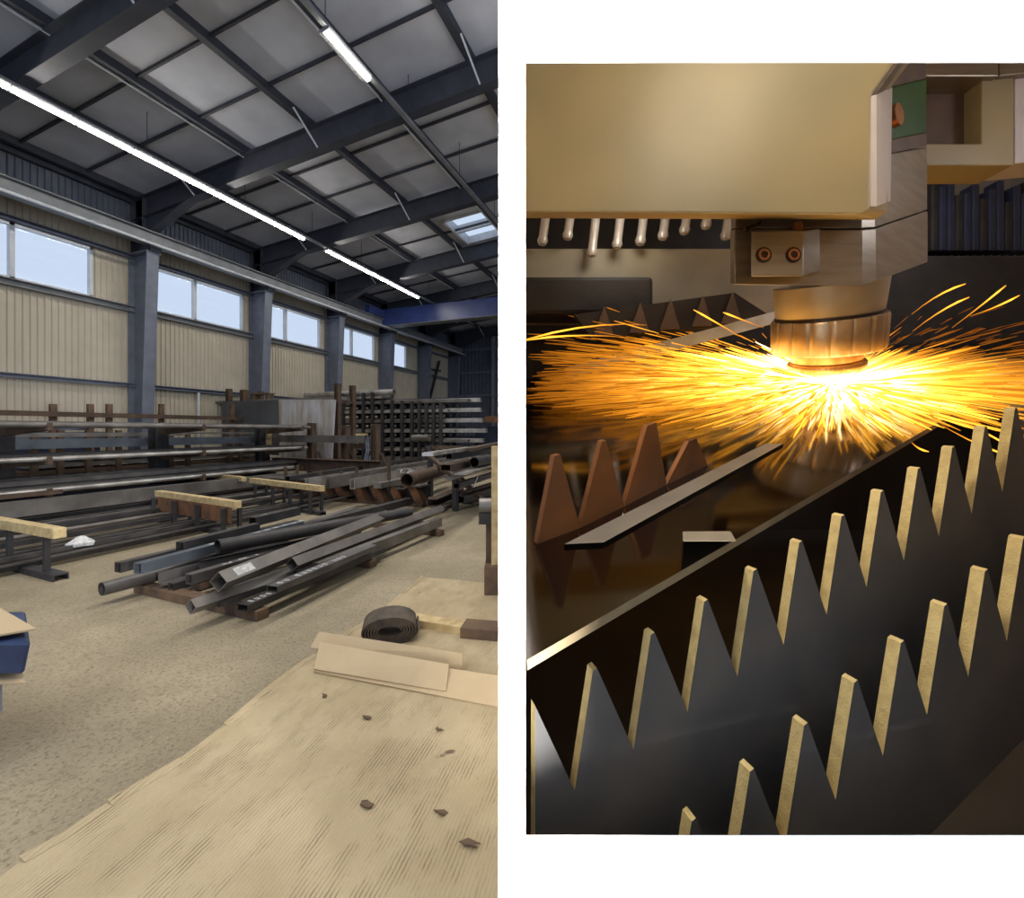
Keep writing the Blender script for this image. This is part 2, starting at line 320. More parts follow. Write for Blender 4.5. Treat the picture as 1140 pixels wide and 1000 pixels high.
# ------------------------------------------------------------------ board sheet on the floor
def sheet_mat():
    m = mat('floor_board', (186,168,134), (168,150,116), rough=.8, scale=2.2, detail=8); nt = m.node_tree; N, L = nt.nodes, nt.links
    b = N['Principled BSDF']; base = b.inputs['Base Color'].links[0].from_socket
    tc = N.new('ShaderNodeTexCoord'); mp = N.new('ShaderNodeMapping'); mp.inputs['Rotation'].default_value = (0, 0, SHA)
    L.new(tc.outputs['Object'], mp.inputs['Vector'])
    wv = N.new('ShaderNodeTexWave'); wv.inputs['Scale'].default_value = 19; wv.inputs['Distortion'].default_value = 1.4; wv.inputs['Detail'].default_value = 3; wv.inputs['Detail Scale'].default_value = 2.
    L.new(mp.outputs['Vector'], wv.inputs['Vector'])
    # dirt caught in the ridges, in worn patches
    pz = N.new('ShaderNodeTexNoise'); pz.inputs['Scale'].default_value = 7; pz.inputs['Detail'].default_value = 10; pz.inputs['Roughness'].default_value = .68
    ms = N.new('ShaderNodeMapping'); ms.inputs['Scale'].default_value = (1, .45, 1); L.new(mp.outputs['Vector'], ms.inputs['Vector']); L.new(ms.outputs['Vector'], pz.inputs['Vector'])
    pr = N.new('ShaderNodeValToRGB'); pr.color_ramp.elements[0].position = .48; pr.color_ramp.elements[1].position = .62; L.new(pz.outputs['Fac'], pr.inputs['Fac'])
    wr = N.new('ShaderNodeValToRGB'); wr.color_ramp.elements[0].position = .0; wr.color_ramp.elements[1].position = .45
    wr.color_ramp.elements[0].color = (1,1,1,1); wr.color_ramp.elements[1].color = (0,0,0,1); L.new(wv.outputs['Fac'], wr.inputs['Fac'])
    mu = N.new('ShaderNodeMath'); mu.operation = 'MULTIPLY'; L.new(pr.outputs['Color'], mu.inputs[0]); L.new(wr.outputs['Color'], mu.inputs[1])
    sc = N.new('ShaderNodeMath'); sc.operation = 'MULTIPLY'; sc.inputs[1].default_value = .85; L.new(mu.outputs[0], sc.inputs[0])
    mx = N.new('ShaderNodeMixRGB'); L.new(sc.outputs[0], mx.inputs['Fac']); L.new(base, mx.inputs['Color1']); mx.inputs['Color2'].default_value = (*s2l((112,92,66)), 1)
    # dark torn spots
    sp = N.new('ShaderNodeTexNoise'); sp.inputs['Scale'].default_value = 4.6; sp.inputs['Detail'].default_value = 6; sp.inputs['Distortion'].default_value = .6; L.new(tc.outputs['Object'], sp.inputs['Vector'])
    sr = N.new('ShaderNodeValToRGB'); sr.color_ramp.elements[0].position = .70; sr.color_ramp.elements[1].position = .745; L.new(sp.outputs['Fac'], sr.inputs['Fac'])
    m2 = N.new('ShaderNodeMixRGB'); L.new(sr.outputs['Color'], m2.inputs['Fac']); L.new(mx.outputs['Color'], m2.inputs['Color1']); m2.inputs['Color2'].default_value = (*s2l((96,80,60)), 1)
    L.new(m2.outputs['Color'], b.inputs['Base Color'])
    bp = N.new('ShaderNodeBump'); bp.inputs['Strength'].default_value = .35; bp.inputs['Distance'].default_value = .008
    L.new(wv.outputs['Fac'], bp.inputs['Height']); L.new(bp.outputs['Normal'], b.inputs['Normal']); return m
e0, e1 = G(15, 972), G(470, 644); dirv = (e1-e0).normalized(); SHA = -math.atan2(dirv.y, dirv.x) + math.pi/2
edge = [G(x, y) for x, y in ((-60,1030),(22,963),(70,935),(120,900),(200,851),(250,812),(300,768),(340,738),(380,712),(420,687),(448,662),(470,644))]
far = [G(505, 647), G(556, 652), C(-.034, -H, 4.6), C(-.034, -H, .5), C(-2.4, -H, .5)]
nrm = V((dirv.y, -dirv.x, 0))
loop = edge + far
b_ = MB(); b_.prism([p + UP*.004 for p in loop], UP*.01)
# the loose edge curls up a little
for p, q in zip(edge[1:], edge[2:]):
    k = .012+.02*rnd.random(); b_.hexa([p+UP*.003, q+UP*.003, q+nrm*.03+UP*.012, p+nrm*.03+UP*.012, p-nrm*.004+UP*(.012+k), q-nrm*.004+UP*(.014+k*.7), q+nrm*.03+UP*.016, p+nrm*.03+UP*.016])
one('floor_board', b_, sheet_mat(), 'large worn beige board sheet covering the floor in front', 'floor covering')
# ------------------------------------------------------------------ things lying on the board
cyl_c = G(430, 712); ax = (RT*.80 - FW*.6).normalized()         # the coil leans towards the eye
sdv = UP.cross(ax).normalized()
co = thing('coiled_belt', cyl_c, 'dark coiled roll of worn belt lying beside the cardboard strips', 'roll')
cv = MB(); face = G(434, 720) ; axis = (-FW*.97 + RT*.22).normalized(); sdw = UP.cross(axis).normalized()
def coil(r0, r1, turns, n, w, sq=.5, t=.012):
    pts = []
    for i in range(n+1):
        a = 2*math.pi*turns*i/n; r = r0+(r1-r0)*i/n
        pts.append((r*math.cos(a), r*math.sin(a)*sq))
    base = face + UP*(r1*sq+.006)
    for (x0, y0), (x1, y1) in zip(pts, pts[1:]):
        d = math.hypot(x1-x0, y1-y0) or 1; nx, ny = -(y1-y0)/d*t, (x1-x0)/d*t
        q = [(x0,y0),(x1,y1),(x1+nx,y1+ny),(x0+nx,y0+ny)]
        cv.hexa([base + sdw*x + UP*y for x, y in q] + [base + sdw*x + UP*y - axis*w for x, y in q])
coil(.09, .215, 6, 150, .24)
tag(cv.build('belt', mat('worn_belt', (92,78,64), (58,50,44), rough=.7, scale=9, detail=8), co), 'brown belt wound edge on')
pl = MB().bar(G(428, 690)+UP*.04, G(522, 706)+UP*.04, .12, .06)
one('timber_plank', pl, M['wood'], 'pale weathered timber offcut lying behind the coiled belt', 'timber')
ps = MB().bar(G(516, 707)+UP*.05, G(563, 711)+UP*.05, .18, .085)
one('steel_block', ps, M['old_wood'], 'dark flat block cut off by the white wall beside the timber offcut', 'block')
def card(name, pts, th, label):
    b = MB()
    for quad in pts: a, bb, c, d = quad; n = (bb-a).cross(d-a).normalized()*th; b.prism([a, bb, c, d], n)
    return one(name, b, M['card'], label, 'cardboard', 'folded cardboard strips on the floor board')
z_ = UP
def G2(x, y, z): return G(x, y, z)
# front strip: sloping face plus a standing rear flap, stacked in layers
a0, a1 = G(350, 746, .03), G(497, 771, .03)
t0, t1 = G(357, 716, .12), G(500, 741, .12)
card('cardboard_strip', [(a0, a1, t1, t0)], .012, 'short folded cardboard strip lying on top in front of the coiled belt')
b0, b1 = G(350, 750, .006), G(562, 791, .006)
u0, u1 = G(358, 724, .075), G(562, 756, .075)
card('cardboard_strip', [(b0, b1, u1, u0)], .02, 'longest cardboard strip running under the others to the white wall')
c0, c1 = G(346, 722, .05), G(515, 746, .03)
v0, v1 = G(356, 704, .13), G(515, 728, .11)
card('cardboard_strip', [(c0, c1, v1, v0)], .012, 'rear cardboard strip standing on edge against the coiled belt')
# small debris on the board
for i, (x, y, s) in enumerate(((362, 776, .03), (408, 800, .035), (488, 813, .03), (407, 897, .04), (492, 905, .04), (524, 942, .05))):
    d = MB(); c = G(x, y, .016)
    m_ = 9; ang = rnd.uniform(0, 6)
    d.prism([c + V((math.cos(ang+6.283*j/m_)*s*rnd.uniform(.3,1.1), math.sin(ang+6.283*j/m_)*s*rnd.uniform(.2,.6), rnd.uniform(0,.012))) for j in range(m_)], UP*.004)
    w_ = ['beside the shortest cardboard strip', 'behind the middle of the board', 'in front of the longest strip', 'near the middle of the board', 'third from the lower edge', 'lowest one near the white wall']
    one('torn_scrap', d, M['old_wood'], 'small torn dark scrap on the board, ' + w_[i], 'scrap', 'torn scraps on the floor board')
# ------------------------------------------------------------------ tube pile
TG = 'loose steel sections piled on timber bearers'
def tube(name, near, far, zn, zf, kind, a, b=None, t=.006, roll=0., m='black_steel', label='', mark=None, cat='tube', group=TG):
    p, q = G(*near, zn), G(*far, zf); bm = MB()
    if kind == 'pipe': bm.pipe(p, q, a, t)
    elif kind == 'rect': bm.htube(p, q, a, b or a, t, roll=roll)
    elif kind == 'flat': bm.bar(p, q, a, b, roll=roll)
    elif kind == 'U': bm.sweep(uprof(a, b, t), p, q, roll=roll)
    elif kind == 'L': bm.sweep(lprof(a, b, t), p, q, roll=roll)
    elif kind == 'I': bm.ibeam(p, q, a, b, roll=roll)
    if not mark: return one(name, bm, M[m], label, cat, group, smooth=(kind == 'pipe'))
    e = thing(name, V(((p.x+q.x)/2, (p.y+q.y)/2, 0)), label, cat, group)
    bm.build('section', M[m], e, smooth=(kind == 'pipe'))
    f0, f1, text = mark; s, u, d = frame(q-p)
    hh = (b or a)/2
    mk = MB(); n = len(text); step = (f1-f0)/max(n, 1)
    up_, sd_ = (u*math.cos(roll)-s*math.sin(roll)*-1*-1, s*math.cos(roll)+u*math.sin(roll)) if False else (s*(-math.sin(roll))+u*math.cos(roll), s*math.cos(roll)+u*math.sin(roll))
    for i, chh in enumerate(text):
        if chh == ' ': continue
        c = p + d*(f0+step*(i+.5)) + up_*(hh+.001)
        w_ = step*.55
        for st in {'1': [(0,0,.2,.9)], 'E': [(-.4,0,.2,.9),(0,.35,.8,.18),(0,0,.7,.18),(0,-.35,.8,.18)], 'o': [(-.35,0,.2,.8),(.35,0,.2,.8),(0,.35,.6,.18),(0,-.35,.6,.18)], 'n': [(-.35,0,.2,.8),(.35,0,.2,.8),(0,.35,.6,.18)], '-': [(0,0,.9,.2)], '#': [(0,0,1.6,1.2)]}[chh]:
            mk.box(c + d*st[0]*w_ + sd_*st[1]*a*.55, w_*st[2], a*.55*st[3], .0016, (d, sd_, up_))
    mk.build('lettering', M['white_mark'], e)
    return e
tube('round_pipe', (113,656), (318,602), .155, .16, 'pipe', .062, label='long round pipe sticking out furthest at the near end of the pile', cat='pipe', mark=(.5, 1.6, 'EnonE onE'))
tube('square_tube', (131,632), (330,583), .25, .25, 'rect', .098, label='dark square tube lying second from the rear, its end beside a bluish twin')
tube('square_tube', (153,633), (335,584), .31, .30, 'rect', .098, m='blue_steel', label='bluish square tube with white marks on top, just in front of a dark twin', mark=(.7, 2.2, 'onE1noEonE'))
tube('square_tube', (200,609), (286,587), .36, .36, 'rect', .105, m='dark_steel', label='short square tube lying high at the rear behind the big round pipe')
tube('square_tube', (281,581), (331,569), .40, .40, 'rect', .115, m='dark_steel', label='shortest square tube at the far rear edge of the pile', mark=(.1, .3, '-'))
tube('round_pipe', (242,609), (456,570), .36, .30, 'pipe', .078, m='dark_steel', label='big dark round pipe lying across the middle of the pile', cat='pipe')
tube('angle_bar', (176,650), (300,618), .13, .14, 'L', .09, .11, t=.008, label='long angle bar with an upright leg in front of the round pipe end', cat='angle bar')
tube('steel_channel', (224,630), (352,602), .24, .24, 'U', .1, .1, t=.008, roll=.4, m='dark_steel', label='open channel tucked under the big round pipe', cat='channel')
tube('square_tube', (210,645), (318,613), .2, .2, 'rect', .095, label='square tube resting on a short wooden block near the bearer', mark=(.3, .8, 'no1'))
tube('square_tube', (243,648), (430,574), .34, .30, 'rect', .12, roll=-.78, m='grey_steel', label='grey square tube turned on edge with a white sticker at its end', mark=(.12, .36, '#'))
tube('square_tube', (212,676), (322,640), .2, .15, 'rect', .085, roll=.78, m='grey_steel', label='square tube turned on edge whose open end reaches out over the near bearer')
tube('square_tube', (325,629), (491,567), .28, .26, 'rect', .105, roll=.78, m='grey_steel', label='longest square tube turned on edge at the right side of the pile')
tube('square_tube', (243,673), (357,631), .14, .14, 'rect', .05, t=.004, label='thin square tube lying between two bigger tubes at the front')
tube('flat_tube', (270,677), (425,612), .13, .13, 'rect', .115, .06, t=.005, m='dark_steel', label='flat tube with white writing at the near right corner of the pile', mark=(.05, .65, 'EnoE noEon'))
tube('flat_tube', (303,656), (415,609), .26, .24, 'rect', .11, .055, t=.005, label='flat tube with white marks lying on top of the flat tube with writing', mark=(.05, 1.0, 'on EnoEno nEo'))
tube('square_tube', (282,603), (456,558), .22, .22, 'rect', .13, m='dark_steel', label='thick dark square tube along the rear side reaching the far end')
tube('steel_channel', (350,634), (489,581), .18, .18, 'U', .1, .13, t=.01, roll=3.14, m='grey_steel', label='brownish channel along the outer right side of the pile', cat='channel')
for i, (n_, f_, z) in enumerate((((296,597), (398,563), .25), ((288,599), (396,566), .25), ((278,604), (392,570), .25))):
    tube('flat_bar', n_, f_, z, z, 'flat', .07, .02, m='grey_steel', label='thin flat bar in the rear group of the pile, %s from the back' % ORD[i], cat='flat bar')
for i, (n_, f_, z) in enumerate((((190,654), (330,612), .12), ((232,668), (372,618), .12), ((250,640), (400,590), .16), ((256,629), (420,580), .18), ((330,640), (470,583), .12), ((292,668), (432,607), .11))):
    tube('square_tube', n_, f_, z, z, 'rect', .08, m='dark_steel', label='dark square tube in the bottom layer of the pile, %s from its near end' % ORD[i])
for i, (a_, b_, h_, lb) in enumerate((((156,658), (293,690), .09, 'worn timber bearer under the near ends of the tubes'), ((262,610), (416,632), .08, 'timber bearer with its end showing below the middle of the pile'), ((370,580), (492,597), .09, 'timber bearer under the far end of the pile'))):
    one('timber_bearer', MB().bar(G(*a_)+UP*h_/2, G(*b_)+UP*h_/2, .12, h_), M['old_wood'], lb, 'timber', 'timber bearers under the tube pile', bevel=.008)
one('wooden_block', MB().bar(G(217,664)+UP*.11, G(229,664)+UP*.11, .1, .06), M['old_wood'], 'small wooden block propping a square tube on the near bearer', 'block')
# ------------------------------------------------------------------ trestle cradles between floor bars and rack
def trestle(bl, br, ztop, posts, label, h=.11, feet=True, plate=None, wd=.11):
    p, q = G(*bl, ztop), G(*br, ztop); u = (q-p).normalized()
    t = thing('timber_topped_trestle', V(((p.x+q.x)/2, (p.y+q.y)/2, 0)), label, 'trestle', 'timber topped trestles over the floor bars')
    MB().bar(p-UP*h/2, q-UP*h/2, wd, h).build('timber_top', M['wood'], t, bevel=.006)
    n = UP.cross(u)
    for f in posts:
        c = p.lerp(q, f); c.z = 0
        for sgn in ((-1, 1) if len(posts) > 2 else (0,)):
            cc = c + n*sgn*.12
            MB().box(cc + UP*(ztop-h+.04)/2, .05, .05, ztop-h-.04, (u, n, UP)).build('post', M['stand_steel'], t)
    if feet:
        a = p.copy(); b = q.copy(); a.z = b.z = .035
        MB().sweep(uprof(.07, .13, .012), a - u*.05, b + u*.02, roll=-math.pi/2).build('foot_channel', M['stand_steel'], t)
    if plate:
        a, b = p.lerp(q, plate[0]), p.lerp(q, plate[1]); a.z = b.z = .33
        MB().bar(a - n*.06, b - n*.06, .02, .24).build('side_plate', M['rust'], t)
trestle((-40,570), (67,588), .56, (.52, .88), 'timber topped trestle nearest the entrance with two thin posts in view')
trestle((176,546), (265,558), .545, (.05, .34, .63, .93), 'timber topped trestle with a rusty plate between its posts', plate=(.06, .97))
trestle((280,532), (359,541), .56, (.15, .42, .66, .92), 'timber topped trestle in front of the rusty gusset rack')
trestle((230,527), (272,531), .52, (.2, .8), 'small timber topped trestle behind the one with the rusty plate', feet=False)
# ------------------------------------------------------------------ long bars on the floor
FG = 'long steel bars laid out on the floor'
kinds = [('flat','black_steel'),('rect','dark_steel'),('flat','grey_steel'),('rect','black_steel'),('L','brown_steel'),('pipe','grey_steel'),('flat','black_steel'),('rect','dark_steel')]
nm = {'flat': ('flat_bar','flat bar'), 'rect': ('square_tube','tube'), 'L': ('angle_bar','angle bar'), 'pipe': ('round_pipe','pipe')}
cn = {'black_steel': 'black', 'dark_steel': 'dark', 'grey_steel': 'grey', 'brown_steel': 'rusty brown'}
cnt = {}
for i in range(26):
    k, m = kinds[i % 8]; X = -6.92 - i*.104; z = .07 + .05*(i % 3 == 0) + (.06 if 8 < i < 20 and i % 2 else 0) + .05*(i//13)
    y0 = rnd.uniform(-1, .8) if i > 4 else rnd.uniform(.4, 2.6); y1 = rnd.uniform(6.2, 7.8) if i % 3 else rnd.uniform(9.0, 10.5)
    p, q = V((X, y0, z)), V((X+rnd.uniform(-.05,.05), y1, z)); b = MB()
    w_ = rnd.uniform(.06, .085)
    if k == 'flat': b.bar(p, q, w_, .022)
    elif k == 'rect': b.htube(p, q, w_, .055, .004)
    elif k == 'L': b.sweep(lprof(w_, .055, .006), p, q)
    else: b.pipe(p, q, .03, .004, 12)
    nn = nm[k]; cnt[(k,m)] = cnt.get((k,m), 0)+1
    one(nn[0], b, M[m], '%s %s on the floor by trestles, %s of its kind from the aisle' % (cn[m], nn[1], ORD[cnt[(k,m)]-1]), nn[1], FG)
one('cloth_scrap', MB().lathe(G(91,607,.12), UP, [(.12,0),(.13,.04),(.08,.08),(.03,.12)], 9, flute=lambda a: 1+.3*math.sin(3*a)), M['white_mark'], 'crumpled white rag lying on the floor bars', 'rag')
# heavy beams behind the floor bars, at the foot of the near rack
def yb(X, y0, y1, z, kind, a, b, m, name, label, cat, group='heavy sections at the foot of the near rack', roll=0, t=.012):
    bm = MB(); p, q = V((X, y0, z)), V((X, y1, z))
    if kind == 'rect': bm.htube(p, q, a, b, t)
    elif kind == 'I': bm.ibeam(p, q, a, b)
    elif kind == 'pipe': bm.pipe(p, q, a, t)
    elif kind == 'U': bm.sweep(uprof(a, b, t), p, q, roll=roll)
    elif kind == 'L': bm.sweep(lprof(a, b, t), p, q, roll=roll)
    else: bm.bar(p, q, a, b)
    return one(name, bm, M[m], label, cat, group, smooth=kind == 'pipe')
yb(-9.85, 3.1, 9.4, .36, 'rect', .22, .24, 'grey_steel', 'box_section', 'large hollow box section with an open near end behind the trestles', 'box section')
yb(-9.8, 2.0, 9.0, .12, 'I', .2, .2, 'dark_steel', 'steel_section', 'dark beam lying under the large hollow box section', 'beam')
yb(-10.25, 2.2, 4.7, .53, 'rect', .07, .07, 'brown_steel', 'square_tube', 'small brown square tube on top of the large hollow box section', 'tube')
yb(-10.55, 1.0, 9.6, .16, 'I', .2, .3, 'dark_steel', 'steel_section', 'dark beam between the box section and the navy beam', 'beam')
yb(-10.95, .5, 9.8, .25, 'rect', .16, .34, 'navy_steel', 'navy_section', 'deep navy blue beam on the floor under the lowest rack shelf', 'beam')
yb(-11.3, .5, 9.8, .14, 'I', .2, .28, 'brown_steel', 'steel_section', 'brown beam furthest back under the lowest rack shelf', 'beam')
# ------------------------------------------------------------------ near cantilever rack
rk = thing('cantilever_rack', (-12, 7.5, 0), 'long dark cantilever rack nearest the entrance, three arms high', 'rack')
for y in (1.9, 4.6, 7.35, 10.3):
    MB().ibeam((-12, y, 0), (-12, y, 1.76), .3, .28, .02, .02, up=V((1,0,0))).build('post', M['stand_steel'], rk)
    MB().box((-11.6, y, .04), 1.4, .25, .08).build('foot', M['stand_steel'], rk)
    for z in (1.66, 1.06, .5):
        a = MB().prism([V((-11.85,y-.05,z)), V((-10.4,y-.05,z)), V((-10.4,y-.05,z-.05)), V((-11.85,y-.05,z-.15))], V((0,.1,0)))
        a.box((-10.39, y, z+.02), .02, .07, .14); a.build('arm', M['brown_steel'], rk)
RG = 'bars stored on the near cantilever rack'
lev = {1.66: 'top', 1.06: 'middle', .5: 'lowest'}
spec = {1.66: [(-10.55,.05,'pipe','grey_steel'),(-10.7,.06,'rect','grey_steel'),(-10.9,.05,'rect','brown_steel'),(-11.1,.05,'pipe','grey_steel'),(-11.3,.05,'rect','dark_steel'),(-11.5,.05,'pipe','grey_steel')],
        1.06: [(-10.5,.045,'pipe','bright_steel'),(-10.63,.04,'pipe','grey_steel'),(-10.8,.06,'rect','dark_steel'),(-11.0,.05,'rect','grey_steel'),(-11.2,.05,'pipe','black_steel'),(-11.45,.06,'rect','dark_steel')],
        .5: [(-10.48,.05,'pipe','bright_steel'),(-10.66,.06,'rect','black_steel'),(-10.84,.07,'rect','black_steel'),(-11.02,.06,'rect','dark_steel'),(-11.2,.07,'rect','black_steel'),(-11.4,.07,'rect','brown_steel')]}
for z, L_ in spec.items():
    for i, (X, r, k, m) in enumerate(L_):
        y0, y1 = rnd.uniform(.2, .9), rnd.uniform(10.0, 10.75)
        b = MB(); p, q = V((X, y0, z+r)), V((X+rnd.uniform(-.03,.03), y1, z+r))
        if k == 'pipe': b.pipe(p, q, r, .005, 14)
        else: b.htube(p, q, 2*r, 2*r, .006)
        n_ = ('round_pipe','pipe') if k == 'pipe' else ('square_tube','tube')
        one(n_[0], b, M[m], 'long %s on the %s shelf of the near rack, %s from the aisle' % (n_[1], lev[z], ORD[i]), n_[1], RG, smooth=k == 'pipe')
for i in range(3):
    X = -10.75-.22*i; b = MB().htube((X, .5, .69+.01*i), (X, 10.4, .69+.01*i), .1, .08, .006)
    one('square_tube', b, M['black_steel'], 'upper tube on the lowest shelf of the near rack, %s from the aisle' % ORD[i], 'tube', RG)
# ------------------------------------------------------------------ stake rack between near rack and wall
st = thing('stake_rack', (-13.6, 8, 0), 'low rack of rusty upright stakes standing behind the near cantilever rack', 'rack')
for x in (38, 67, 98.5, 132, 190, 209, 256, 268):
    y = atX(x, 480, -13.2).y; MB().bar((-13.2, y, 0), (-13.2, y, 1.62), .11, .09, up=V((1,0,0))).build('stake', M['brown_steel'], st)
for x in (59, 100.5, 121.5, 179.5, 258):
    y = atX(x, 480, -14.3).y; MB().bar((-14.3, y, 0), (-14.3, y, atX(x, 450, -14.3).z), .12, .1, up=V((1,0,0))).build('stake', M['old_wood'], st)
for X in (-13.2, -14.3): MB().bar((X, 4.5, .12), (X, 11.3, .12), .12, .16).build('base_rail', M['brown_steel'], st)
MB().bar((-14.16, 3, 2.0), (-14.16, 11.4, 2.03), .1, .12).build('top_rail', M['brown_steel'], st)
BG = 'plates and bars lying in the stake rack'
for i in range(3):
    one('blue_plate', MB().box((-14.9, 6.6-.2*i, 1.42+.12*i), .8, 3.0-.5*i, .085), M['blue_steel'], 'bluish plate stacked against the wall behind the stakes, %s from the bottom' % ORD[i], 'plate', BG)
one('plate_bearer', MB().box((-14.9, 6.4, .685), .6, 2.2, 1.37), M['navy_steel'], 'dark block carrying the bluish plates by the wall', 'block', BG)
for i, (X, y0, y1, z, m) in enumerate(((-13.7, 5, 11.5, .3, 'brown_steel'), (-13.75, 5.5, 11.8, .5, 'grey_steel'), (-13.7, 5, 11.2, .66, 'brown_steel'), (-13.72, 5.6, 11.4, .82, 'grey_steel'), (-13.7, 6.2, 11.7, 1.0, 'dark_steel'))):
    one('steel_plate', MB().box((X, (y0+y1)/2, z), .7, y1-y0, .1), M[m], 'long plate lying between the two rows of stakes, %s from the bottom' % ORD[i], 'plate', BG)
for i, (X, y0, y1, z, m) in enumerate(((-12.6, 5.0, 8.3, 1.5, 'grey_steel'), (-12.7, 5.2, 11.2, 1.4, 'blue_steel'), (-12.65, 5.0, 10.9, 1.54, 'grey_steel'))):
    one('flat_bar', MB().box((X, (y0+y1)/2, z), .12, y1-y0, .05), M[m], 'flat bar behind the near rack posts, %s of three near the middle shelf' % ORD[i], 'flat bar', BG)
one('long_flat_bar', MB().bar((-12.35, 4.9, 1.33), (-12.35, 10.8, 1.33), .1, .2), M['blue_steel'], 'long blue grey flat beam behind the near rack posts', 'beam')
a, b = atY(306, 489, 10.78), atY(405, 489, 10.78); a.z = b.z = 1.36
one('long_flat_bar', MB().bar(a, b, .1, .22), M['grey_steel'], 'flat grey beam crossing in front of the bright steel sheet', 'beam')
c = atY(401, 489, 10.84)
one('wood_packer', MB().box((c.x, 10.9, 1.5), .3, .16, .06), M['wood'], 'pale wood packer on the end of the flat grey beam', 'timber')
r = MB()
for i, (dx, z0) in enumerate(((.02,1.44), (.1,1.44), (.2,1.45))):
    p = V((c.x+dx, 11.02, z0)); 
    r.bar(p, p + V((.03, .05, -.45)), .09, .03); r.bar(p + V((.03,.05,-.45)), p + V((-.03, .02, -.8)), .1, .03)
tag(r.build('hanging_cloth', mat('faded_blue_cloth', (88,108,140), (170,172,172), rough=.9, scale=6)), 'faded blue and white cloth hanging from the end of the flat grey beam', 'cloth')
one('wood_packer', MB().box(atY(298, 487, 10.4) - UP*.02, .12, .2, .42), M['wood'], 'pale upright wood packer beside the end of the near cantilever rack', 'timber')
# posts in front of the sheets
for i, (x, yt, lb) in enumerate(((347, 471, 'in front of the bright steel sheet'), (385, 474, 'right of the bright steel sheet'), (418, 472, 'standing beside the hanging blue cloth'))):
    p = atY(x, 480, 11.0)
    t = thing('steel_post', (p.x, 11.0, 0), 'brown steel post ' + lb, 'post', 'brown posts by the steel sheets')
    MB().ibeam((p.x, 11.0, 0), (p.x, 11.0, atY(x, yt, 11.0).z), .2, .2, up=V((1,0,0))).build('post', M['brown_steel'], t)
    MB().bar((p.x+.15, 11.1, .95), (p.x+.4, 11.25, .2), .1, .06).build('brace', M['brown_steel'], t)
p, q = atY(394, 496, 11.12), atY(418, 496, 11.12); p.z = q.z = 1.14
one('cross_bar', MB().bar(p, q, .08, .14), M['brown_steel'], 'short brown cross bar behind the hanging blue cloth', 'beam')
p, q = atY(303, 520, 10.5), atY(424, 520, 10.3); p.z = q.z = .6
one('broad_section', MB().ibeam(p, q, .3, .36), M['brown_steel'], 'broad brown beam lying below the flat grey beam', 'beam')
for i in range(3):
    p, q = atY(300, 520, 10.0-.22*i), atY(425, 520, 9.8-.22*i); p.z = q.z = .16+.04*i
    one('steel_plate', MB().bar(p, q, .18, .3), M['dark_steel'], 'dark beam on the floor before the broad brown beam, %s from it' % ORD[i], 'beam', 'dark beams before the broad brown beam')
# ------------------------------------------------------------------ steel sheets and the rack behind them
def sheet(quad, Y, th, m, label):
    p = [atY(x, y, Y) for x, y in quad]; return one('steel_sheet', MB().prism(p, V((0, th, 0))), m, label, 'sheet', 'steel sheets standing against the rack')
sheet(((247,503),(310,507),(309,446),(247,447)), 11.36, .05, mat('dull_sheet', (98,100,104), (80,80,82), rough=.45, metal=.4, scale=1.4, detail=8), 'dark grey steel sheet standing next to the bright one')
sheet(((312,509),(369,511),(373,445),(310,445)), 11.3, .05, mat('bright_sheet', (196,196,200), (160,146,128), rough=.4, metal=.3, scale=1.6, detail=9, stretch=(3,1,.6)), 'bright stained steel sheet standing against the rack post')
tr = thing('tall_bar_rack', (-12.5, 12, 0), 'tall rack carrying long tubes above the steel sheets', 'rack')
for x, yt in ((255, 433), (271, 434), (376, 427)):
    for Y in (11.6, 12.3):
        p = atY(x, 480, 11.6); z = atY(x, yt, 11.6).z
        MB().ibeam((p.x, Y, 0), (p.x, Y, z), .16, .16, up=V((1,0,0))).build('post', M['brown_steel'], tr)
    MB().bar((p.x, 11.5, 2.55), (p.x, 12.4, 2.55), .1, .1).build('arm', M['brown_steel'], tr)
    MB().bar((p.x, 11.5, .2), (p.x, 12.4, .2), .1, .1).build('arm', M['brown_steel'], tr)
TT = 'long tubes on top of the tall rack'
for i, (Y, x0, x1, y, r, m) in enumerate(((11.78, 240, 378, 443, .05, 'grey_steel'), (11.92, 243, 388, 442, .06, 'bright_steel'), (12.06, 240, 372, 442, .06, 'bright_steel'), (12.2, 232, 383, 441, .07, 'grey_steel'))):
    p, q = atY(x0, y, Y), atY(x1, y, Y); p.z = q.z = 2.6+r
    one('square_tube', MB().htube(p, q, 2*r, 2*r, .006), M[m], 'long tube on top of the tall rack, %s from the front' % ORD[i], 'tube', TT)
p, q = atY(284, 436, 12.0), atY(302, 436, 12.0)
b = MB(); b.bar((p.x, 12, 2.93), (q.x, 12, 2.93), .3, .05)
for X in (p.x+.08, q.x-.08): b.box((X, 12, 2.82), .12, .25, .19)
one('wooden_pallet', b, M['old_wood'], 'small dark bench shaped packer on the tubes of the tall rack', 'packer')
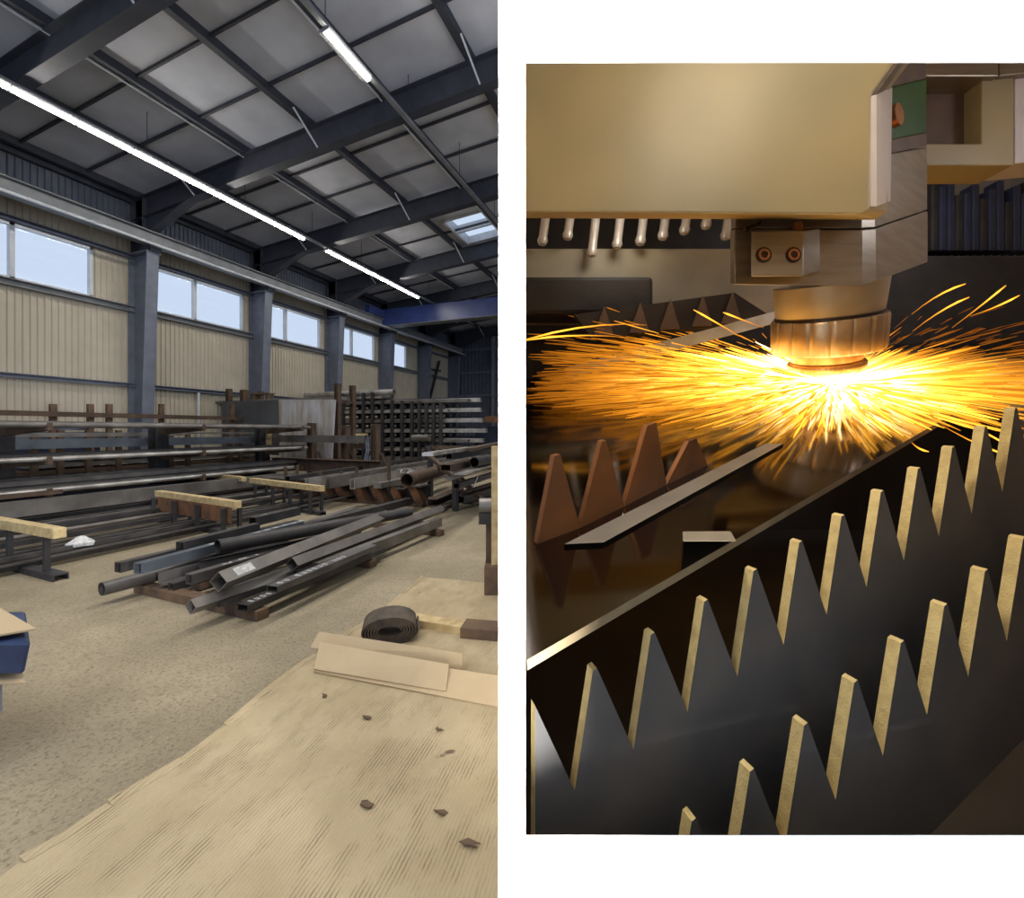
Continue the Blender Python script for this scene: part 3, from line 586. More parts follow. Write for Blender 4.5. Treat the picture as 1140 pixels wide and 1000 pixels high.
# dense storage rack at the far side
RY = 15.5
dr = thing('honeycomb_rack', (-10, RY+.5, 0), 'dense dark storage rack with many pigeonhole shelves at the back', 'rack')
zs = (.35, .75, 1.12, 1.5, 1.9, 2.3, 2.68)
xs = [382, 394, 405, 415, 426, 437, 448, 459, 467, 475, 483, 491]
for i, x in enumerate(xs):
    X = atY(x, 480, RY).x; zt = 3.2 if i < 4 else 3.0-.03*i
    MB().bar((X, RY, 0), (X, RY, zt), .15, .12, up=V((1,0,0))).build('post', M['dark_steel'], dr)
    MB().bar((X, RY+1.1, 0), (X, RY+1.1, zt), .15, .12, up=V((1,0,0))).build('post', M['dark_steel'], dr)
    for z in zs: MB().bar((X, RY-.08, z), (X, RY+1.2, z), .1, .07).build('arm', M['dark_steel'], dr)
XA, XB = atY(378, 480, RY).x, atY(540, 480, RY).x
DG = 'tubes stored in the honeycomb rack'
wd = {0: 'lowest', 1: 'second lowest', 2: 'third lowest', 3: 'middle', 4: 'third highest', 5: 'second highest', 6: 'highest'}
for j, z in enumerate(zs):
    for k in range(6):
        h = (.12, .16, .2, .2, .24, .24)[k]; Y = RY+.1+.2*k; x0 = XA - rnd.uniform(0, .5); x1 = XB - rnd.uniform(.0, .6) - (1.6 if k > 1 else 0) + (.6 if k > 3 else 0)
        if k == 0: x1 -= rnd.uniform(.5, 3); x0 += rnd.uniform(0, 2)
        m = ('bright_steel', 'bright_steel', 'dark_steel', 'dark_steel', 'dark_steel', 'dark_steel')[k] if j % 2 else ('grey_steel', 'bright_steel', 'navy_steel', 'dark_steel', 'dark_steel', 'navy_steel')[k]
        one('square_tube', MB().htube((x0, Y, z+.04+h/2), (x1, Y, z+.04+h/2), .16, h, .008), M[m], 'tube on the %s shelf of the honeycomb rack, %s from the front' % (wd[j], ORD[k]), 'tube', DG)
for i, (x0, x1, y, Y, r) in enumerate(((340, 439, 435, RY-.2+.35, .13), (350, 437, 440, RY-.05+.6, .12), (345, 425, 441, RY+.1, .06))):
    p, q = atY(x0, y, Y), atY(x1, y, Y); p.z = q.z = zs[-1] + .25 + r + (.14 if i == 0 else 0)
    one('bright_pipe', MB().pipe(p, q, r, .01), M['bright_steel'], ('bright thick pipe lying topmost on the honeycomb rack', 'bright thick pipe just below the topmost pipe of the honeycomb rack', 'thin bright pipe at the front of the honeycomb rack top')[i], 'pipe', 'bright pipes on top of the honeycomb rack', smooth=True)
p = atY(460, 486, RY-.4); q = atY(478, 486, RY-.4)
one('steel_drum', MB().cyl(p-UP*.05, q-UP*.05, .13, n=24), M['grey_steel'], 'grey cylinder sticking out in front of the honeycomb rack', 'drum', smooth=True)
one('blue_skid', MB().box((atY(548, 476, 17).x, 17.4, 1.0), 1.6, .8, 1.6), M['navy_steel'], 'dark blue machine base standing right of the honeycomb rack', 'machine', bevel=.04)
one('brown_beam', MB().bar(atY(541, 467, 16.8), atY(575, 467, 16.8), .2, .25), M['rust'], 'rusty beam lying over the dark blue machine base', 'beam')
# ------------------------------------------------------------------ gusset rack with long channels
g0, g1 = G(298, 552), G(474, 564); gu = (g1-g0).normalized(); gn = UP.cross(gu)
gr = thing('gusset_rack', (g0+g1)/2, 'low rack with a row of slanted rusty gusset plates in its side', 'rack')
MB().bar(g0+UP*.03, g1+UP*.03, .3, .06).build('base_plate', M['brown_steel'], gr)
MB().bar(g0+UP*.46, g1+UP*.44, .34, .03).build('top_plate', M['grey_steel'], gr)
MB().bar(g0+UP*.25+gn*.1, g1+UP*.25+gn*.1, .02, .4).build('web', M['dark_steel'], gr)
n = 9; L = (g1-g0).length
for i in range(n):
    c = g0 + gu*(L*(i+.35)/n); w_ = L/n*.42
    MB().prism([c-gn*.12+UP*.06+gu*.16, c-gn*.12+UP*.06+gu*(.16+w_), c-gn*.12+UP*.445+gu*w_*.6, c-gn*.12+UP*.445-gu*w_*.4], gn*.2).build('gusset', M['rust'], gr)
for x, yt, yb_ in ((318,520,536), (331,518,536), (357,524,537), (380,524,537), (397,521,537), (433,508,543)):
    p = G(x, yb_, .46); d = (p-EYE).dot(FW); z = H - (yt-480)/F_*d
    MB().bar(V((p.x, p.y, .4)), V((p.x, p.y, z)), .05, .05, up=V((1,0,0))).build('stake', M['brown_steel'], gr)
LG = 'long sections lying on the gusset rack'
for i, (n_, f_, z, k, a, m, lb) in enumerate((((342,538),(520,509),.5,'U',.2,'bright_steel','bright channel along the near edge of the gusset rack'), ((365,538),(535,508),.5,'U',.22,'grey_steel','grey channel lying second on the gusset rack'),
        ((392,539),(545,508),.5,'U',.2,'bright_steel','bright channel lying third on the gusset rack'), ((320,533),(470,510),.52,'rect',.12,'dark_steel','dark tube on the gusset rack behind the stakes'),
        ((420,541),(500,523),.5,'flat',.16,'grey_steel','wide flat bar on the gusset rack beside the pipe'), ((453,535),(520,515),.62,'pipe',.13,'brown_steel','brown pipe with a dark open end on the gusset rack'))):
    tube({'U':'steel_channel','rect':'square_tube','flat':'flat_bar','pipe':'round_pipe'}[k], n_, f_, z+.06, z+.06, k, a, .1 if k != 'pipe' else None, t=.012, m=m, label=lb, cat={'U':'channel','rect':'tube','flat':'flat bar','pipe':'pipe'}[k], group=LG, roll=1.57 if k == 'U' else 0)
w_ = MB()
for i in range(14): c = G(450+rnd.uniform(-6,7), 525+rnd.uniform(-3,3), .72); w_.bar(c, c + V((rnd.uniform(-.18,.18), rnd.uniform(-.1,.1), rnd.uniform(-.03,.06))), .018, .008)
tag(w_.build('white_strapping', M['white_mark']), 'tangle of white packing strap lying on the channels', 'strap', kind='stuff')
# ------------------------------------------------------------------ scrap stand and heap by the right edge
ss = thing('scrap_stand', G(495, 560), 'dark steel A shaped stand holding the scrap heap at the right', 'stand')
a, b = G(479, 553), G(507, 569)
for p, yt in ((a, 497), (b, 531)):
    d = (p-EYE).dot(FW); MB().bar(p, V((p.x, p.y, H-(yt-480)/F_*d)), .11, .1, up=V((1,0,0))).build('post', M['stand_steel'], ss)
za = H-29/F_*(a-EYE).dot(FW); zb = H-52/F_*(b-EYE).dot(FW)
MB().bar(V((a.x,a.y,za)), V((b.x,b.y,zb)), .1, .08).build('diagonal', M['brown_steel'], ss)
MB().bar(V((b.x,b.y,.75)), V((b.x+.9,b.y-.1,.02)), .1, .08).build('diagonal', M['brown_steel'], ss)
MB().bar(V((a.x-.1,a.y,1.2)), V((a.x+1.2,a.y+.3,1.2)), .08, .08).build('top_bar', M['brown_steel'], ss)
HG = 'offcuts heaped at the scrap stand'
hp = [((476,506),(522,499),1.28,'flat',.16,.05,'bright_steel','bright flat offcut topmost on the scrap stand'), ((520,501),(557,493),1.25,'flat',.2,.06,'brown_steel','brown flat offcut reaching from the scrap stand to the right'),
 ((496,521),(537,513),.95,'rect',.2,.12,'brown_steel','brown box offcut in the upper part of the scrap heap'), ((500,533),(550,518),.8,'flat',.16,.04,'grey_steel','grey flat offcut slanting through the scrap heap'),
 ((508,541),(552,527),.62,'rect',.12,.1,'dark_steel','dark tube offcut in the middle of the scrap heap'), ((517,550),(556,538),.45,'U',.16,.1,'brown_steel','brown channel offcut low in the scrap heap'),
 ((481,560),(520,543),.25,'U',.2,.14,'brown_steel','open channel offcut with its end at the foot of the stand'), ((445,544),(500,528),.4,'flat',.2,.03,'grey_steel','long grey flat offcut lying left of the scrap stand'),
 ((477,562),(507,552),.12,'rect',.12,.1,'dark_steel','dark tube offcut on the floor left of the stand'), ((512,556),(550,546),.22,'rect',.2,.16,'dark_steel','thick dark offcut at the bottom of the scrap heap'),
 ((528,515),(556,510),1.0,'pipe',.1,None,'dark_steel','dark pipe offcut near the top of the scrap heap'), ((512,528),(556,514),.88,'flat',.2,.03,'bright_steel','pale flat offcut across the scrap heap'),
 ((500,508),(556,500),1.12,'rect',.14,.12,'dark_steel','dark box offcut under the topmost flats of the scrap stand'), ((521,560),(556,552),.1,'flat',.25,.06,'brown_steel','brown flat offcut on the floor right of the stand')]
for n_, f_, z, k, a_, b_, m, lb in hp: tube('steel_offcut', n_, f_, z, z-.02, k, a_, b_, t=.012, m=m, label=lb, cat='offcut', group=HG)
p, q = G(522, 552, .35), G(532, 530, .7)
one('bent_rod', MB().cyl(p, q, .015, n=8), M['bright_steel'], 'thin bright rod leaning on the scrap heap', 'rod')
# timber post stand at the right edge
d_ = 4.35
sd = thing('post_stand', P(548, 648, d_)*1, 'timber upright held in a dark steel foot by the white wall', 'stand')
sd.location.z = 0
def rbox(x0, x1, y0, y1, d0, d1): 
    zt, zb_ = (CY-y0)/F_*d0, (CY-y1)/F_*d0; r0, r1 = (x0-CX)/F_*d0, (x1-CX)/F_*d0
    return MB().hexa([C(r0,zb_,d0),C(r1,zb_,d0),C(r1,zb_,d1),C(r0,zb_,d1),C(r0,zt,d0),C(r1,zt,d0),C(r1,zt,d1),C(r0,zt,d1)])
rbox(539, 561, 631, 664.5, 4.33, 4.7).build('foot_block', M['old_wood'], sd, bevel=.01)
rbox(547, 560, 497, 631, 4.38, 4.5).build('timber_upright', M['wood'], sd, bevel=.004)
rbox(541, 548, 562, 631, 4.45, 4.6).build('back_plate', M['brown_steel'], sd)
rbox(533, 549, 572, 584, 4.42, 4.62).build('bracket', M['dark_steel'], sd)
one('grey_roll', MB().cyl(P(534, 564, 4.5), P(548, 564, 4.5), .085, n=24), M['grey_steel'], 'grey roll resting on the bracket of the timber post stand', 'roll', smooth=True)
# ------------------------------------------------------------------ wrapped bundle at the left edge
tb = thing('work_trestle', C(-2.95, -H, 2.2), 'grey metal support carrying the blue wrapped bundle at the left', 'trestle')
MB().hexa([C(-3.6,-1.25,2.0),C(-2.27,-1.25,2.0),C(-2.62,-1.25,2.3),C(-3.6,-1.25,2.3),C(-3.6,-1.12,2.0),C(-2.27,-1.12,2.0),C(-2.62,-1.12,2.3),C(-3.6,-1.12,2.3)]).build('frame', M['rail_paint'], tb)
for r_ in (-3.45, -2.75):
    for d in (2.05, 2.25): MB().bar(C(r_,-H,d), C(r_,-1.25,d), .06, .06, up=FW).build('leg', M['rail_paint'], tb)
bl = MB().hexa([C(-3.4,-1.085,1.97),C(-2.14,-1.07,1.97),C(-2.5,-1.085,2.3),C(-3.4,-1.085,2.3),C(-3.4,-.93,1.97),C(-2.11,-.925,1.97),C(-2.49,-.92,2.3),C(-3.4,-.93,2.3)])
wr = thing('wrapped_bundle', C(-2.7, -1.09, 2.1), 'blue plastic wrapped bundle under a loose cardboard sheet', 'package')
bl.build('plastic_wrap', M['blue_wrap'], wr, bevel=.015)
MB().prism([C(-2.6,-1.11,1.965), C(-2.13,-1.10,1.965), C(-2.3,-1.09,2.1), C(-2.6,-1.095,2.2)], UP*-.008).build('bottom_card', M['card'], wr)
one('cardboard_sheet', MB().prism([C(-3.2,-.905,1.93), C(-2.3,-.905,1.95), C(-2.15,-.90,2.03), C(-2.60,-.905,2.28), C(-3.2,-.905,2.3)], UP*.008), M['card'], 'loose pinkish cardboard sheet lying on the blue wrapped bundle', 'cardboard')
# ------------------------------------------------------------------ white machine room with its wide window opening
M['white_wall'] = mat('white_wall', (250,250,250), (247,247,247), rough=.9, scale=2)
M['dark_liner'] = mat('dark_liner', (52,46,42), (40,36,34), rough=.8, scale=1.2)
WD, WT, WR, WH = .95, .06, 8.0, 4.2                              # front distance, thickness, right end, top above the eye
ol, orr, ot, ob = .0285, 1.3, (CY-70)/F_*WD, (CY-930)/F_*WD
def cbox(r0, r1, u0, u1, d0, d1, mb=None):
    return (mb or MB()).hexa([C(r0,u0,d0),C(r1,u0,d0),C(r1,u0,d1),C(r0,u0,d1),C(r0,u1,d0),C(r1,u1,d0),C(r1,u1,d1),C(r0,u1,d1)])
wf = MB()
def prof_front(d, k): return [C(-ol,-H,d),C(WR,-H,d),C(WR,WH,d),C(-ol,WH,d)], [C(ol,ob*k,d),C(orr*k,ob*k,d),C(orr*k,ot*k,d),C(ol,ot*k,d)]
of, inf = prof_front(WD, 1); ob_, inb = prof_front(WD+WT, 1.09)   # splayed reveal
a = wf.add(of+inf+ob_+inb)
for i in range(4):
    j = (i+1) % 4
    wf.face((a+i, a+j, a+4+j, a+4+i)); wf.face((a+8+j, a+8+i, a+12+i, a+12+j)); wf.face((a+4+i, a+4+j, a+12+j, a+12+i)); wf.face((a+i, a+8+i, a+8+j, a+j))
struct(wf.build('wall_front', M['white_wall']))
DB = 7.2
for nm_, b, m in (('wall_booth_left', cbox(-ol, ol, -H, WH, WD+WT, DB), 'white_wall'), ('wall_booth_right', cbox(WR-.06, WR, -H, WH, WD+WT, DB), 'white_wall'),
               ('wall_booth_back', cbox(-ol, WR, -H, WH, DB, DB+.06), 'dark_liner'), ('ceiling_booth', cbox(-ol, WR, WH, WH+.08, WD, DB+.06), 'white_wall'),
               ('floor_booth', cbox(ol, WR-.06, -H+.002, -H+.02, WD+WT, DB), 'dark_liner')):
    struct(b.build(nm_, M[m]))
# ------------------------------------------------------------------ machine axes: the cutting plane is inclined towards the window
ps, pt = math.radians(10), math.radians(17)
b0 = RT*math.sin(ps) + FW*math.cos(ps)
NA = UP*math.cos(pt) - b0*math.sin(pt); AA = RT*math.cos(ps) - FW*math.sin(ps); BA = b0*math.cos(pt) + UP*math.sin(pt)
S0 = P(925, 432, 3.5)
def SP(x, y, h=0): return plane(x, y, S0+NA*h, NA)
M['hood'] = mat('cream_hood', (168,153,116), (142,134,108), rough=.4, scale=.9, detail=2)
M['hood_lit_side'] = mat('hood_paint_lit', (214,208,208), (206,200,200), rough=.4)  # the hood's own paint, side light put into the paler colour
M['alu'] = mat('brushed_aluminium', (150,140,126), (132,122,108), rough=.35, metal=.7, scale=3, stretch=(1,1,8))
M['alu_light'] = mat('light_aluminium', (172,164,150), (152,144,130), rough=.35, metal=.6, scale=3)
M['green'] = mat('green_panel', (34,80,14), (28,68,12), rough=.5)
M['copper'] = mat('copper', (190,130,90), (150,98,66), rough=.35, metal=.8)
M['brass'] = mat('nozzle_brass', (196,150,96), (168,124,74), rough=.3, metal=.8, scale=4)
M['ring'] = mat('ring_metal', (186,164,136), (160,136,108), rough=.28, metal=.85, scale=4)
M['recess'] = mat('brown_recess', (98,80,68), (78,64,56), rough=.6)
M['screw'] = mat('dark_screw', (62,48,38), (48,38,32), rough=.4, metal=.7)
M['slat'] = mat('slat_steel', (78,76,75), (100,94,86), rough=.55, metal=.2, scale=2.6, detail=7, lo=.45, hi=.75)
M['slat_edge'] = mat('flame_cut_edge', (196,174,118), (176,152,100), rough=.7, scale=24, bump=.3)
def mirror_sheet():
    m = mat('polished_sheet', (112,106,100), (96,90,84), rough=.09, metal=1.0, scale=1.5); return m
M['mirror'] = mirror_sheet()
M['edge_dull'] = mat('sheet_edge', (150,132,100), (128,110,84), rough=.6, scale=9)
# the sheet being cut
pts = [SP(586.5, 735), SP(1180, 392), SP(1105, 374), SP(574.3, 424)]
sh = MB(); a = sh.add(pts); b = sh.add([p - NA*.03 for p in pts])
sh.face((a, a+1, a+2, a+3)); sh.face((b+3, b+2, b+1, b))
for i in range(4): j = (i+1) % 4; sh.face((a+i, b+i, b+j, a+j), 1)
one('metal_sheet', sh, [M['mirror'], M['edge_dull']], 'polished metal sheet being cut under the nozzle, mirroring it', 'sheet')
# ------------------------------------------------------------------ serrated support slats
def slat(e0, e1, n, i0, i1, hv, body, th, label, em='slat_edge', fm='slat'):
    e = (e1-e0)/n; t = e.cross(hv).normalized()
    if t.dot(FW) < 0: t = -t
    pts = []
    for i in range(i0, i1): pts += [e0+e*i+hv, e0+e*i, e0+e*(i+.07)]
    pts.append(e0+e*i1+hv); k = hv.normalized()*body
    pts += [e0+e*i1+hv+k, e0+e*i0+hv+k]
    pts = [p + e*max(0, (.06-(p-EYE).dot(RT))/e.dot(RT)) for p in pts]
    m = MB(); n_ = len(pts); a = m.add(pts); b = m.add([p+t*th for p in pts])
    m.face([a+i for i in range(n_)]); m.face([b+i for i in range(n_)][::-1])
    for i in range(n_): j = (i+1) % n_; m.face((a+i, a+j, b+j, b+i), 1)
    return one('support_slat', m, [M[fm], M[em]], label, 'slat', 'serrated support slats')
sc = lambda dx, dy, d: RT*(dx/F_*d) - UP*(dy/F_*d)
slat(P(660,747,1.2), P(1130,455,1.72), 10, -1, 14, sc(-17,112,1.43), .72, .032, 'serrated slat running just in front of the mirror sheet edge')
slat(P(770,915,1.13), P(1139,600,1.45), 7, -1, 10, sc(-21,132,1.25), .45, .036, 'serrated slat nearest the window, at the lower right corner')
# teeth standing on the sheet, orange spark light put into their colour
ts = []
base = [(598,606),(646,588),(695,564),(742,540),(788,518)]; tips = [(590,525),(642,505),(693,506),(738,510)]
M['tooth'] = mat('orange_lit_steel', (132,82,42), (96,62,36), rough=.5, metal=.5, scale=4)
m = MB(); low = []
P3 = []
for i in range(len(base)):
    x, y = base[i]
    if i: P3 += [SP(x, y)]
    else: P3 += [SP(x, y)]
    if i < len(tips):
        x2, y2 = base[i+1]; mid = (SP(x, y)+SP(x2, y2))/2; h = (SP(x,y)-EYE).dot(FW)
        top = mid + NA*(.30 if i < 3 else .16); e = (SP(x2,y2)-SP(x,y)).normalized()
        P3 += [top - e*.012, top + e*(.012 if i < 2 else .05)]
pol = P3 + [P3[-1]-NA*.0 + (P3[-1]-P3[-4]).normalized()*.02]
e = (P3[-1]-P3[0]).normalized(); t = e.cross(NA).normalized(); t = t if t.dot(FW) > 0 else -t
m.prism(P3, t*.02)
one('support_slat', m, M['tooth'], 'short row of triangular teeth standing on the mirror sheet, coloured as if lit orange', 'slat', 'serrated support slats')
one('flat_strip', MB().hexa([SP(628,606), SP(672,604), SP(872,494), SP(852,494), SP(628,606,.012), SP(672,604,.012), SP(872,494,.012), SP(852,494,.012)]), mat('dull_strip', (122,114,106), (104,98,90), rough=.5, metal=.3), 'dull grey flat strip lying on the mirror sheet before the nozzle', 'flat bar')
o = SP(790, 600); q = sc(58, 0, 1.5)
one('reflection_block', MB().hexa([SP(760,603), SP(820,603), SP(820,603)+BA*.06, SP(764,603)+BA*.06, SP(760,603,.085), SP(820,603,.085), SP(820,603,.085)+BA*.06, SP(764,603,.085)+BA*.06]), M['alu_light'], 'small pale block imitating a reflection in the mirror sheet below the nozzle', 'block', bevel=.004)  # block put in for a pale reflection of the head
# ------------------------------------------------------------------ cutting head
hd = thing('laser_cutting_head', P(925, 360, 3.2), 'laser cutting head with a big cream hood above the burst of sparks', 'cutting machine')
def loft(front, backp, name, m, bevel=0):
    mb = MB(); n = len(front); a = mb.add(front); b = mb.add(backp)
    mb.face([a+i for i in range(n)][::-1]); mb.face([b+i for i in range(n)])
    for i in range(n): j = (i+1) % n; mb.face((a+i, a+j, b+j, b+i))
    return mb.build(name, M[m], hd, bevel=bevel)
D0, D1 = 2.45, 2.8
fr = [(578,236),(960,239),(968,233),(969,106),(997,66),(1010,40),(578,30)]
bk = [(577,243),(975,245),(989,236),(984,108),(1010,72),(1024,46),(577,40)]
loft([P(x,y,D0) for x,y in fr], [P(x,y,D1) for x,y in bk], 'hood', 'hood', .012)
loft([P(x,y,D0+.015) for x,y in ((969,230),(969.5,107),(976,105),(976,230))], [P(x,y,D1+.12) for x,y in ((990,224),(992,97),(993.5,97),(991.5,224))], 'hood_lit_side', 'hood_lit_side', .01)  # side face of the hood, paler as if lit
loft([P(x,y,D0+.015) for x,y in ((969.5,105),(997,66),(1010,40),(1016,40),(1003,66),(976,104))], [P(x,y,D1+.12) for x,y in ((991,97),(1012,68),(1026,40),(1028,40),(1014,68),(993,97))], 'hood_chamfer', 'alu', 0)
def footprint(ys, name, m, dz=0, shrink=0):
    """body with the block's footprint between two heights: ys = [(x, d, ytop, ybottom)]"""
    mb = MB(); n = len(ys); a = mb.add([P(x, yb_, d) for x, d, yt, yb_ in ys]); b = mb.add([P(x, yt, d) for x, d, yt, yb_ in ys])
    mb.face([a+i for i in range(n)][::-1]); mb.face([b+i for i in range(n)])
    for i in range(n): j = (i+1) % n; mb.face((a+i, a+j, b+j, b+i))
    return mb.build(name, M[m], hd, bevel=.006)
footprint([(813,2.95,257,315),(818,2.86,255,317),(960,2.86,256,319),(975,2.9,255,313),(1033,3.35,235,292),(850,3.5,240,300)], 'lower_block', 'alu')
footprint([(813.5,2.95,215,256),(818.5,2.865,213,254),(959.5,2.865,210,254.5),(974,2.905,176,253.5),(1032.5,3.35,164,233.5),(850,3.5,180,240)], 'upper_block', 'alu')
footprint([(960,2.9,157,174),(974,2.91,159,175),(1032,3.35,148,162.5),(985,3.5,150,160)], 'spacer_plate', 'recess')
footprint([(960,2.9,100,157),(974,2.91,102,158.5),(1031.5,3.35,88,147.5),(985,3.5,95,150)], 'green_panel', 'green')
footprint([(960,2.9,60,100),(974,2.91,60,101),(1031.5,3.35,55,87.5),(985,3.5,60,95)], 'top_plate', 'recess')
gn_ = (P(1031,120,3.35)-P(974,130,2.91)).normalized().cross(UP); gn_ = gn_ if gn_.dot(FW) < 0 else -gn_
c = plane(994, 130, P(974,130,2.91), gn_)
MB().cyl(c-gn_*.01, c+gn_*.04, .075, .07, n=28).build('panel_screw', M['copper'], hd, smooth=True)
cb = loft([P(x,y,2.72) for x,y in ((836,308),(894,308),(894,257),(836,257))], [P(x,y,2.88) for x,y in ((838,306),(915,302),(915,253),(838,258))], 'clamp_block', 'alu', .008)
for x in (850, 883):
    c = P(x, 284, 2.72); v = (EYE-c).normalized()*.3 - FW*.7; v = -FW
    s_ = MB().cyl(c+FW*.01, c-FW*.004, .048, n=28).build('hex_screw', M['screw'], cb, smooth=True)
    s2 = MB().lathe(c, -FW, [(.034,.0),(.034,.012),(.022,.012),(.022,.002)], 28); s2.build('screw_head', M['copper'], cb, smooth=True)
MB().bar(P(829,256,2.8), P(846,249,2.8), .03, .02).build('clamp_lever', M['screw'], hd)
MB().cyl(P(888,258,2.82), P(888,249,2.82), .03, n=16).build('clamp_pin', M['copper'], hd)
# turned nozzle parts around the beam axis
AX = (NA - AA*.10).normalized()
def turn(prof, name, m, flute=None, n=72): return MB().lathe(S0 - AA*.045, AX, prof, n, flute).build(name, M[m], hd, smooth=True)
turn([(.33,.55),(.338,.57),(.35,.72),(.355,.79)], 'nozzle_body', 'alu_light')
turn([(.30,.545),(.345,.545),(.345,.57),(.30,.57)], 'dark_groove', 'screw')
turn([(.33,.29),(.36,.30),(.368,.315),(.368,.53),(.36,.55),(.33,.555)], 'knurled_ring', 'ring', flute=lambda a: 1-.022*max(0, math.cos(18*a))**6, n=216)
turn([(.23,.22),(.232,.225),(.232,.30)], 'lower_collar', 'brass')
turn([(.22,.15),(.25,.155),(.258,.17),(.258,.2),(.25,.212),(.235,.22)], 'nozzle_lip', 'brass', flute=lambda a: 1-.008*max(0, math.cos(60*a)), n=240)
turn([(.018,.03),(.03,.03),(.21,.155),(.21,.165)], 'nozzle_tip', 'brass')
# gantry part behind the head
gt = thing('gantry_arm', P(1085, 130, 3.9), 'cream gantry arm with a square brown recess right of the head', 'machine arm')
def gl(pts, d0, d1, name, m, k=1.0):
    mb = MB(); mb.prism([P(x,y,d0) for x,y in pts], FW*(d1-d0)); return mb.build(name, M[m], gt, bevel=.01)
gl([(1000,184),(1129,184),(1129,84),(1093,84),(1093,160),(1000,160)], 3.8, 4.1, 'arm_frame', 'hood')
gl([(1000,162),(1095,162),(1095,82),(1000,82)], 3.95, 4.05, 'recess_panel', 'recess')
gl([(990,85),(1112,85),(1112,20),(990,20)], 3.75, 4.1, 'top_beam', 'alu')
gl([(1113,85),(1200,75),(1200,20),(1113,20)], 3.76, 4.1, 'top_beam_end', 'alu')
gl([(1130,182),(1200,176),(1200,78),(1130,86)], 3.82, 4.1, 'white_cover', 'hood_lit_side')
# ------------------------------------------------------------------ things behind the sheet
M['black'] = mat('near_black', (40,35,32), (24,21,20), rough=.7)  # dark brownish black, slightly varied
M['cream_dull'] = mat('cream_beam', (150,140,116), (120,112,96), rough=.6, scale=1)
def bbox(x0, x1, y0, y1, d0, d1): return cbox((x0-CX)/F_*d0, (x1-CX)/F_*d0, (CY-y1)/F_*d0, (CY-y0)/F_*d0, d0, d1)
one('cream_beam', bbox(578, 880, 276, 352, 5.4, 5.9), M['cream_dull'], 'cream cross beam behind the cutting head at the left', 'beam', bevel=.03)
one('dark_housing', bbox(577, 728, 307, 350, 4.9, 5.35), M['black'], 'black housing in front of the cream cross beam', 'housing', bevel=.05)
one('backing_sheet', bbox(577, 900, 172, 300, 6.3, 6.4), M['black'], 'black panel behind the row of hanging rods', 'panel')
rg = 'round rods hanging in a row behind the hood'
M['rod'] = mat('rod_steel', (196,190,182), (160,152,144), rough=.35, metal=.3)
for i, (x, y) in enumerate(((604,268),(632,262),(659,281),(687,272),(713,268),(738,262),(762,256),(786,250),(808,262))):
    p = P(x, y, 5.2); q = P(x+9, 200, 5.2)
    one('hanging_rod', MB().lathe(p, (q-p), [(.0,-.06),(.045,-.045),(.062,0),(.05,.05),(.05,(q-p).length)], 20), M['rod'], 'round rod hanging behind the hood, %s from the left' % ORD[i], 'rod', rg, smooth=True)
bs = MB(); bs.prism([P(x,y,4.75) for x,y in ((640,350),(818,326),(858,352),(858,357),(660,378))], FW*.1)
so = thing('toothed_bar', P(750, 378, 4.75), 'dark toothed slat standing behind the sparks at the upper left', 'slat')
bs.build('slat_plate', M['black'], so)
for x in (672, 712, 746, 782, 815):
    yb_ = 376-(x-660)*.105
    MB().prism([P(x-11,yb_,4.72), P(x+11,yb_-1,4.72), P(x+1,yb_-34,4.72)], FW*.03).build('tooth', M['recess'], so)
one('reflection_bar', MB().bar(P(630,416,4.35), P(868,352,4.45), .06, .11), mat('pale_blue_reflection', (170,178,196), (150,150,150), rough=.35, metal=.5), 'bar imitating a pale bluish reflection, slantwise behind the sparks at the left', 'flat bar')  # bar put in for a bluish streak of reflected light
one('grey_backboard', bbox(1020, 1165, 180, 300, 6.6, 6.7), mat('dull_back', (132,124,112), (112,106,98), rough=.8), 'dull grey board behind the dark upright bristles', 'board')
for i in range(13):
    x = 1038 + i*9.2; y = (196, 206, 192, 216, 214, 204, 220, 210, 200, 224, 206, 214, 198)[i]
    one('bristle_block', bbox(x, x+7.4, y, 279, 6.0, 6.2), M['navy_steel'] if i % 3 else M['black'], 'dark upright bar behind the head at the right, %s from the left' % ORD[i], 'bar', 'dark upright bars before the grey board', bevel=.02)
one('dark_table', bbox(985, 1165, 284, 392, 5.6, 6.5), M['black'], 'black table edge behind the sparks at the right', 'table', bevel=.03)
# ------------------------------------------------------------------ sparks
def hot(name, k):
    m = bpy.data.materials.new(name); m.use_nodes = True; nt = m.node_tree; nt.nodes.clear(); N = nt.nodes
    at = N.new('ShaderNodeAttribute'); at.attribute_name = 'spark_temp'
    cr_ = N.new('ShaderNodeValToRGB'); el = cr_.color_ramp.elements
    el[0].position = 0; el[0].color = (.45, .11, .008, 1); el[1].position = 1; el[1].color = (1, .84, .46, 1)
    e = el.new(.4); e.color = (1, .33, .018, 1)
    e = el.new(.7); e.color = (1, .46, .04, 1)
    st_ = N.new('ShaderNodeMath'); st_.operation = 'MULTIPLY_ADD'; st_.inputs[1].default_value = k; st_.inputs[2].default_value = .55
    pw = N.new('ShaderNodeMath'); pw.operation = 'POWER'; pw.inputs[1].default_value = 3.2
    em = N.new('ShaderNodeEmission'); o = N.new('ShaderNodeOutputMaterial'); L = nt.links
    L.new(at.outputs['Fac'], cr_.inputs['Fac']); L.new(at.outputs['Fac'], pw.inputs[0]); L.new(pw.outputs[0], st_.inputs[0])
    L.new(cr_.outputs['Color'], em.inputs['Color']); L.new(st_.outputs[0], em.inputs['Strength']); L.new(em.outputs[0], o.inputs['Surface'])
    m.cycles.emission_sampling = 'NONE'; return m
sv, sf, heat = [], [], []
